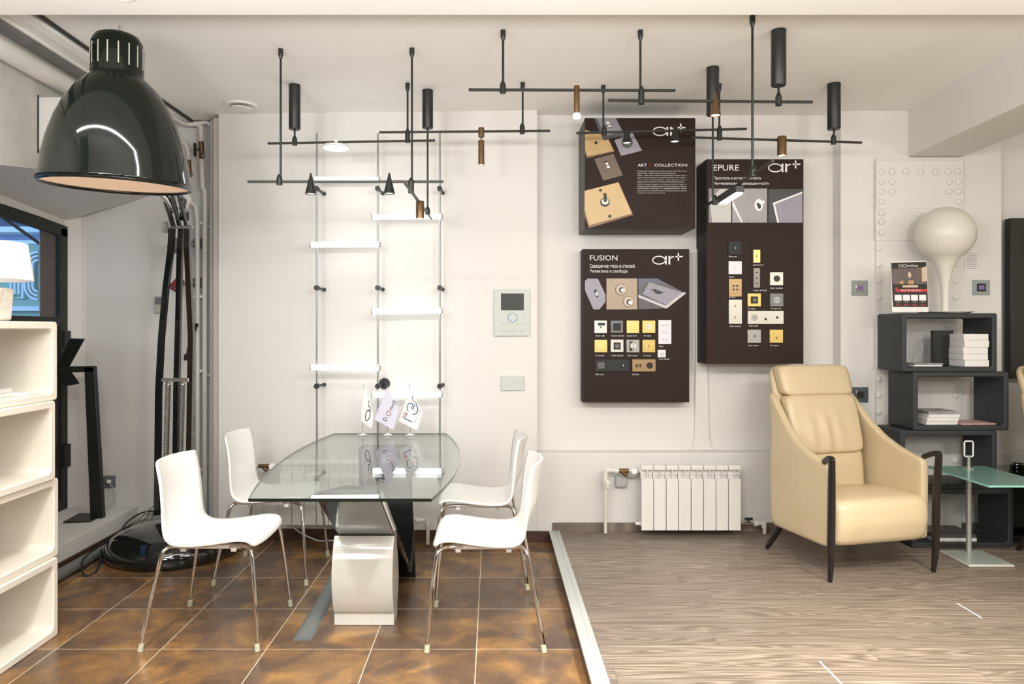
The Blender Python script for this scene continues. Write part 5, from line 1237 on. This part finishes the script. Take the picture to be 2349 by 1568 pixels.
# --- board 1
t, org, mp, Q, px, py = board('square dark display board headed ART COLLECTION with pictured metal plates, upper left board', 1310, 250, 4.9, 4.50, 4.82, (155, 102, 1397, 1340), BOARDG)
G1 = mat('print_pewter', (0.24, 0.225, 0.25), 0.4, var=0.25, vscale=7); G2 = mat('print_gold', (0.50, 0.34, 0.15), 0.4, var=0.2, vscale=9); G3 = mat('print_lilac', (0.30, 0.28, 0.33), 0.4, var=0.12, vscale=6)
G4 = mat('print_bronze', (0.15, 0.11, 0.075), 0.4, var=0.2, vscale=12); G5 = mat('print_brass', (0.60, 0.42, 0.21), 0.4, var=0.12, vscale=5); KD = mat('print_black', (0.012, 0.010, 0.010), 0.4, var=0.05)
G1d = mat('print_pewter_dark', (0.09, 0.085, 0.09), 0.4, var=0.3, vscale=30); G2d = mat('print_gold_dark', (0.20, 0.11, 0.05), 0.4, var=0.2, vscale=9)
Q([(157, 240), (430, 350), (490, 478), (180, 552), (157, 500)], 0.0010, G2d); Q([(157, 235), (400, 300), (478, 470), (188, 530), (157, 462)], 0.0014, G2)
Q([(255, 103), (510, 103), (605, 300), (365, 355)], 0.0018, G1d); Q([(285, 103), (495, 103), (578, 255), (385, 300)], 0.0022, G1)
Q([(485, 350), (690, 268), (797, 467), (562, 527)], 0.0013, G3); Q([(260, 560), (475, 502), (582, 745), (362, 805)], 0.0012, G4)
Q([(152, 918), (535, 820), (698, 1190), (200, 1338), (152, 1200)], 0.0010, G2d); Q([(152, 920), (532, 824), (683, 1175), (205, 1306), (152, 1135)], 0.0014, G5)
circ = lambda cx, cy, r, r2=None, n=20: [(cx+r*math.cos(2*PI*i/n), cy+(r2 or r)*math.sin(2*PI*i/n)) for i in range(n)]
Q(circ(630, 375, 64), 0.0018, G1d); Q(circ(380, 1048, 54, 50), 0.0020, KD); Q(circ(382, 1040, 40, 34), 0.0024, CHROME); Q([(366, 960), (398, 955), (402, 1040), (368, 1045)], 0.0028, KD); Q(circ(380, 960, 18), 0.0030, KD)
Q(circ(330, 912, 17), 0.0020, KD); Q(circ(435, 1205, 19), 0.0020, KD); Q(circ(280, 380, 18), 0.0020, KD)
for pts in ([(395, 142), (425, 142), (432, 170), (400, 168)], [(415, 182), (445, 184), (448, 204), (420, 206)], [(385, 605), (412, 600), (418, 625), (392, 630)], [(400, 640), (428, 636), (435, 662), (405, 664)]): Q(pts, 0.0030, INK)
Q([(410, 195), (440, 190), (455, 212), (425, 215)], 0.0026, KD); Q([(372, 588), (402, 583), (407, 602), (382, 606)], 0.0026, KD)
m = MB(org); art_logo(m, 915, 165, 1285, 305, mp(0.002)); m.build('logo', INK, t)
m = MB(org); f = mp(0.002); ff = lambda x, y: f(x, -y); text_box(m, 'ART', 748, 850, -646, -615, ff); text_box(m, 'COLLECTION', 935, 1303, -646, -615, ff); m.build('heading', INK, t)
m = MB(org); ribbon(m, [(892, 612), (892, 648)], 3, f); m.build('heading_divider', ORANGE, t)
lines = ['Французская компания Arnould была основана в 1862 году и стала', 'первой в мире фабрикой электротехнических изделий.', 'Сейчас  фирма  Arnould  является  законодателем  высокой  моды  в', 'области электротехнического оборудования. Изделия этой фабрики –', 'это  не  только  общепризнанный  эталон  хорошего  вкуса  и', 'традиционного качества, но и настоящие произведения искусства.',
         'Новая  коллекция  изделий  Art  d’Arnould  позволяет  творить  и', 'создавать неповторимые интерьеры. Каждое изделие уникально,', 'изготовленное  вручную  по  индивидуальному  заказу', 'электротехническое изделие сочетает в себе ювелирное мастерство', 'и требования современных технологий.']
ends = [1298, 1175, 1298, 1298, 1298, 1270, 1298, 1298, 1298, 1298, 1055]
m = MB(org)
for k, (s, e) in enumerate(zip(lines, ends)): text_box(m, s, 743, e, -(706+k*24.6), -(690+k*24.6), ff)
m.build('body_text', mat('light_grey_ink', (0.6, 0.58, 0.57), 0.5, var=0.02), t)
# --- board 2 (FUSION)
t, org, mp, Q, px, py = board('dark display board headed FUSION with rows of gold, steel and black switch plates', 1320, 550, 4.0214, 4.70, 4.83, (68, 84, 1050, 1497), BOARDS)
SATIN = mat('sample_satin_steel', (0.60, 0.58, 0.51), 0.35, 0.35, var=0.03); GUN = mat('sample_gunmetal', (0.13, 0.125, 0.12), 0.35, 0.5, var=0.05); GOLD = mat('sample_gold', (0.70, 0.51, 0.17), 0.3, 0.45, var=0.04); GOLDS = mat('sample_satin_gold', (0.75, 0.50, 0.16), 0.42, 0.5, var=0.03)
WHT = mat('sample_white', (0.74, 0.75, 0.80), 0.4, var=0.02); MATB = mat('sample_matt_black', (0.014, 0.016, 0.016), 0.6, var=0.1); BRZ = mat('sample_bronze', (0.36, 0.24, 0.12), 0.35, 0.6, var=0.08); MIR = mat('sample_mirror_steel', (0.8, 0.8, 0.77), 0.05, 0.5, var=0.02)
GREYS = mat('sample_grey', (0.20, 0.21, 0.21), 0.5, var=0.04)
def plate(t, org, mp, rect, material, name='switch_plate', holes=(), inner=None, th=0.010, sc=4.0214, o=(1320, 550), yf=4.70, label=None):
    x0, y0, x1, y1 = rect; f = mp(0.0)
    a = f(x0, y1); b = f(x1, y0)
    m = MB(org); m.box(a.x, b.x, yf-th, yf+0.001, a.z, b.z); p_ = m.build(name, material, t, bevel=0.0012, label=label)
    if inner:
        i0, i1, i2, i3, im = inner; a = f(i0, i3); b = f(i2, i1); m = MB(org); m.box(a.x, b.x, yf-th-0.003, yf-th, a.z, b.z); m.build('insert', im, p_, bevel=0.001)
    for h in holes:
        kind, hx, hy, hr, hm = h; m = MB(org); c = f(hx, hy); r = hr/sc*yf/K
        if kind == 'c': m.cyl((c.x, yf-th-0.006, c.z), (c.x, yf-th+0.001, c.z), r, n=20)
        elif kind == 's': m.box(c.x-r*0.5, c.x+r*0.5, yf-th-0.008, yf-th, c.z-r, c.z+r)
        elif kind == 'q': m.box(c.x-r, c.x+r, yf-th-0.002, yf-th, c.z-r, c.z+r)
        elif kind == 'o':   # schuko socket: disc + pins
            m.cyl((c.x, yf-th-0.002, c.z), (c.x, yf-th+0.001, c.z), r, n=28); so_ = m.build('socket', hm, p_, smooth=40)
            m = MB(org)
            for dx in (-0.4, 0.4): m.cyl((c.x+dx*r, yf-th-0.004, c.z), (c.x+dx*r, yf-th-0.001, c.z), r*0.13, n=10)
            m.build('pin_hole', KD, so_); continue
        m.build('toggle' if kind in 'sc' else 'button', hm, p_)
    return p_
def b2(*a, **k): return plate(t, org, mp, *a, **k)
b2((173, 743, 289, 860), SATIN, holes=[('c', 232, 805, 9, GUN)], inner=(205, 763, 270, 790, KD)); b2((323, 743, 438, 858), GUN, inner=(346, 768, 415, 834, MATB)); b2((470, 743, 586, 860), GOLD, holes=[('c', 505, 802, 10, GOLDS), ('c', 543, 802, 10, GOLDS)]); b2((615, 743, 734, 858), GOLDS, holes=[('o', 676, 800, 27, SATIN)])
b2((763, 740, 882, 960), WHT, holes=[('s', x_, y_, 9, SATIN) for x_ in (806, 838) for y_ in (785, 851, 917)])
b2((175, 920, 292, 1036), GOLD, inner=(190, 938, 276, 1020, GOLD), holes=[('c', 232, 978, 8, GOLDS)]); b2((323, 918, 441, 1034), SATIN, inner=(350, 945, 414, 1010, MATB), holes=[('c', 382, 978, 22, GUN)]); b2((470, 920, 588, 1036), MIR, holes=[('s', 515, 975, 22, SATIN), ('s', 546, 978, 22, SATIN)], inner=(496, 935, 522, 1022, KD)); b2((616, 920, 733, 1036), GOLD, inner=(630, 936, 718, 1020, GOLD), holes=[('s', 672, 978, 12, BRZ)])
b2((757, 1013, 830, 1083), WHT, holes=[('c', 795, 1048, 14, SATIN)]); b2((177, 1101, 496, 1212), MATB, holes=[('o', 236, 1156, 25, KD), ('s', 438, 1156, 8, SATIN)], inner=(203, 1126, 267, 1186, GUN)); b2((522, 1100, 737, 1212), BRZ, holes=[('o', 682, 1157, 30, KD), ('s', 562, 1158, 14, KD), ('s', 596, 1158, 14, KD)])
Q([(88, 378), (115, 356), (208, 358), (277, 505), (277, 572), (222, 640), (165, 640), (88, 465)], 0.0012, G3); Q([(190, 452), (205, 490), (215, 520), (195, 535), (165, 468)], 0.0016, KD); Q([(182, 485), (200, 482), (210, 510), (192, 515)], 0.002, INK)
Q([(286, 356), (571, 356), (571, 640), (286, 640)], 0.0012, mat('print_champagne', (0.40, 0.31, 0.22), 0.4, var=0.12, vscale=6)); 
for (a_, b2_) in ((417, 458), (486, 570)):
    Q(circ(a_, b2_, 54), 0.0016, mat('print_champagne_dark', (0.20, 0.14, 0.10), 0.4, var=0.3, vscale=40)); Q(circ(a_+4, b2_-2, 46), 0.0020, mat('print_champagne_light', (0.55, 0.46, 0.36), 0.4, var=0.2, vscale=40)); Q(circ(a_+10, b2_+4, 26), 0.0024, KD); Q(circ(a_+18, b2_+6, 18), 0.0028, INK)
Q([(580, 356), (755, 356), (990, 478), (840, 632), (580, 640)], 0.0010, G1d); Q([(580, 356), (755, 356), (880, 425), (660, 388), (580, 440)], 0.0012, mat('print_slate', (0.10, 0.11, 0.16), 0.4, var=0.1)); Q([(580, 530), (840, 634), (1022, 490), (1000, 480), (830, 605), (580, 505)], 0.0016, mat('print_silver', (0.55, 0.54, 0.55), 0.4, var=0.2, vscale=8)); Q([(680, 390), (1000, 488), (832, 598), (620, 500)], 0.0014, G3); Q([(690, 460), (730, 452), (815, 485), (780, 500), (740, 498), (722, 470)], 0.002, KD)
m = MB(org); art_logo(m, 707, 120, 990, 228, mp(0.002)); m.build('logo', INK, t)
f = mp(0.002); ff = lambda x, y: f(x, -y)
m = MB(org); text_box(m, 'FUSION', 133, 387, -190, -142, ff); m.build('heading', INK, t)
m = MB(org); text_box(m, 'Смешение эпох и стилей.', 133, 552, -258, -222, ff); text_box(m, 'Эклектика и свобода', 133, 478, -308, -272, ff); m.build('subheading', INK, t)
m = MB(org)
for s, a_, b_, y_ in (('Acier satin', 187, 270, 890), ('Canon de fusil', 330, 447, 890), ('Laiton brut', 475, 566, 890), ('Or satin', 630, 695, 890), ('Autre', 768, 812, 987), ('Or brossé', 184, 265, 1072), ('Acier martelé', 333, 442, 1072), ('Acier miroir', 478, 573, 1072), ('Or miroir', 627, 701, 1072), ('Acier brossé', 770, 868, 1104), ('Noir mat', 185, 259, 1246), ('Bronze', 526, 585, 1246)):
    text_box(m, s, a_, b_, -y_, -(y_-14), ff)
m.build('caption_text', INK, t)
# --- board 3 (EPURE)
t, org, mp, Q, px, py = board('tall dark display board headed EPURE with scattered switch samples, rightmost board', 1590, 350, 3.137, 4.59, 4.82, (97, 47, 794, 1518), BOARDS)
kw = dict(sc=3.137, yf=4.59)
def b3(*a, **k): k.update(kw); return plate(t, org, mp, *a, **k)
b3((250, 640, 345, 734), MATB, holes=[('s', 297, 688, 10, GUN)]); b3((253, 782, 347, 875), WHT, holes=[('s', 299, 828, 7, SATIN)]); b3((254, 908, 347, 1035), BRZ, holes=[('c', x_, y_, 6, MATB) for x_ in (287, 313) for y_ in (958, 984)]); b3((254, 1057, 348, 1231), SATIN, holes=[('s', 299, 1103, 7, BRZ), ('s', 299, 1184, 7, BRZ)])
b3((430, 699, 480, 792), GOLD, holes=[('s', 454, 745, 9, BRZ)]); b3((431, 830, 478, 972), mat('sample_taupe', (0.22, 0.20, 0.18), 0.35, 0.4, var=0.05), holes=[('c', 454, y_, 5, KD) for y_ in (863, 902, 940)]); b3((550, 860, 644, 954), SATIN, holes=[('o', 598, 906, 23, KD)]); b3((389, 1013, 484, 1106), GOLDS, inner=(411, 1034, 462, 1085, MATB), holes=[('c', 437, 1060, 14, GUN)])
b3((551, 1013, 645, 1106), GREYS, holes=[('o', 598, 1060, 24, LGREY)]); b3((390, 1138, 647, 1232), SATIN, holes=[('o', 438, 1185, 24, LGREY), ('q', 517, 1198, 8, KD), ('c', 599, 1185, 8, KD)]); b3((390, 1273, 484, 1367), MIR, holes=[('s', 437, 1318, 8, GUN)]); b3((548, 1273, 643, 1367), GOLD, holes=[('s', 597, 1330, 8, BRZ)])
PG = mat('print_grey_gradient', (0.34, 0.33, 0.34), 0.4, var=0.2, vscale=5); PL = mat('print_light_grey', (0.55, 0.54, 0.53), 0.4, var=0.08, vscale=5)
Q([(112, 258), (274, 258), (274, 503), (112, 503)], 0.0010, G1); Q([(118, 350), (190, 262), (272, 262), (272, 501), (137, 501)], 0.0014, PL)
Q([(281, 258), (532, 258), (532, 503), (281, 503)], 0.0010, PG); Q([(281, 345), (290, 352), (357, 501), (345, 501), (281, 378)], 0.0014, INK); Q(circ(472, 376, 31, 44), 0.0016, INK); Q([(455, 365), (490, 358), (485, 400), (470, 405)], 0.0020, KD); Q([(470, 355), (510, 342), (518, 362), (480, 375)], 0.0024, INK)
Q([(541, 262), (787, 262), (787, 503), (541, 503)], 0.0010, mat('print_dark_slate', (0.05, 0.052, 0.06), 0.4, var=0.1)); Q([(574, 368), (785, 284), (787, 503), (608, 503)], 0.0014, G3); Q([(572, 362), (785, 280), (786, 292), (588, 370), (618, 503), (604, 503)], 0.0018, INK)
m = MB(org); art_logo(m, 538, 57, 770, 142, mp(0.002)); m.build('logo', INK, t)
f = mp(0.002); ff = lambda x, y: f(x, -y)
m = MB(org); text_box(m, 'EPURE', 145, 328, -130, -88, ff); m.build('heading', INK, t)
m = MB(org); text_box(m, 'Простота и естественность', 145, 490, -199, -172, ff); text_box(m, 'Минимализм и завершенность', 145, 547, -236, -211, ff); m.build('subheading', INK, t)
m = MB(org)
for s, a_, b_, y_ in (('Noir mat', 257, 313, 752), ('Autre', 257, 295, 898), ('Bronze', 257, 303, 1043), ('Acier brossé', 262, 341, 1253), ('Laiton brut', 432, 504, 812), ('Canon de fusil', 432, 526, 995), ('Acier martelé', 554, 643, 979), ('Or satin', 394, 446, 1127), ('Gris granité', 557, 633, 1127), ('Acier satin', 399, 467, 1250), ('Acier miroir', 395, 470, 1392), ('Or miroir', 555, 616, 1392)):
    text_box(m, s, a_, b_, -y_, -(y_-11), ff)
m.build('caption_text', INK, t)

# ================================================================== FAR RIGHT
t = thing('television', 'dark flat screen mounted in the niche at the right edge', 'television', (PX(2400, 4.74), 4.74, 1.1))
m = MB(t.location); m.box(PX(2318, 4.72), PX(2318, 4.72)+0.9, 4.72, 4.775, PZ(868, 4.72), PZ(500, 4.72)); tvb = m.build('screen', mat('dark_screen', (0.022, 0.022, 0.019), 0.45, var=0.05), t, bevel=0.002)
m = MB(t.location); m.box(PX(2318, 4.72)+0.3, PX(2318, 4.72)+0.6, 4.775, YN-0.004, 1.2, 1.6); m.build('bracket', BLACK, t)
t = thing('low_table', 'low black cabinet table behind the side table, against the back wall', 'table', (3.7, 4.55, HP))
xL = 3.108
m = MB(t.location); m.box(xL, xL+1.2, 4.47, 4.695, PZ(1100, 4.38), PZ(1092, 4.38)+0.01); m.build('table_top', BLACKGLOSS, t, bevel=0.002)
m = MB(t.location); m.box(xL+0.04, xL+1.16, 4.50, 4.68, HP+0.08, PZ(1100, 4.38)-0.001); m.build('cabinet', BLACK, t, bevel=0.002)
m = MB(t.location); m.box(xL+0.02, xL+1.18, 4.48, 4.69, HP+0.001, HP+0.035); m.build('plinth', BLACK, t)
m = MB(t.location)
for x_ in (xL+0.06, xL+0.6, xL+1.14): m.box(x_-0.02, x_+0.02, 4.50, 4.68, HP+0.035, HP+0.08)
m.build('foot', BLACK, t)
tz = PZ(1092, 4.38)+0.01
t = thing('ashtray', 'round black and chrome ashtray on the low black table', 'ashtray', (PX(2334, 4.57), 4.57, tz))
MB(t.location).lathe([(0, tz), (0.04, tz), (0.045, tz+0.012), (0.042, tz+0.03), (0.034, tz+0.03), (0.03, tz+0.012), (0, tz+0.01)], Matrix.Translation((PX(2334, 4.57), 4.57, 0)), 28).build('bowl', BLACKGLOSS, t, smooth=40)
MB(t.location).lathe([(0.033, tz+0.03), (0.043, tz+0.03), (0.043, tz+0.034), (0.033, tz+0.034), (0.033, tz+0.03)], Matrix.Translation((PX(2334, 4.57), 4.57, 0)), 28).build('rim', CHROME, t, smooth=40)
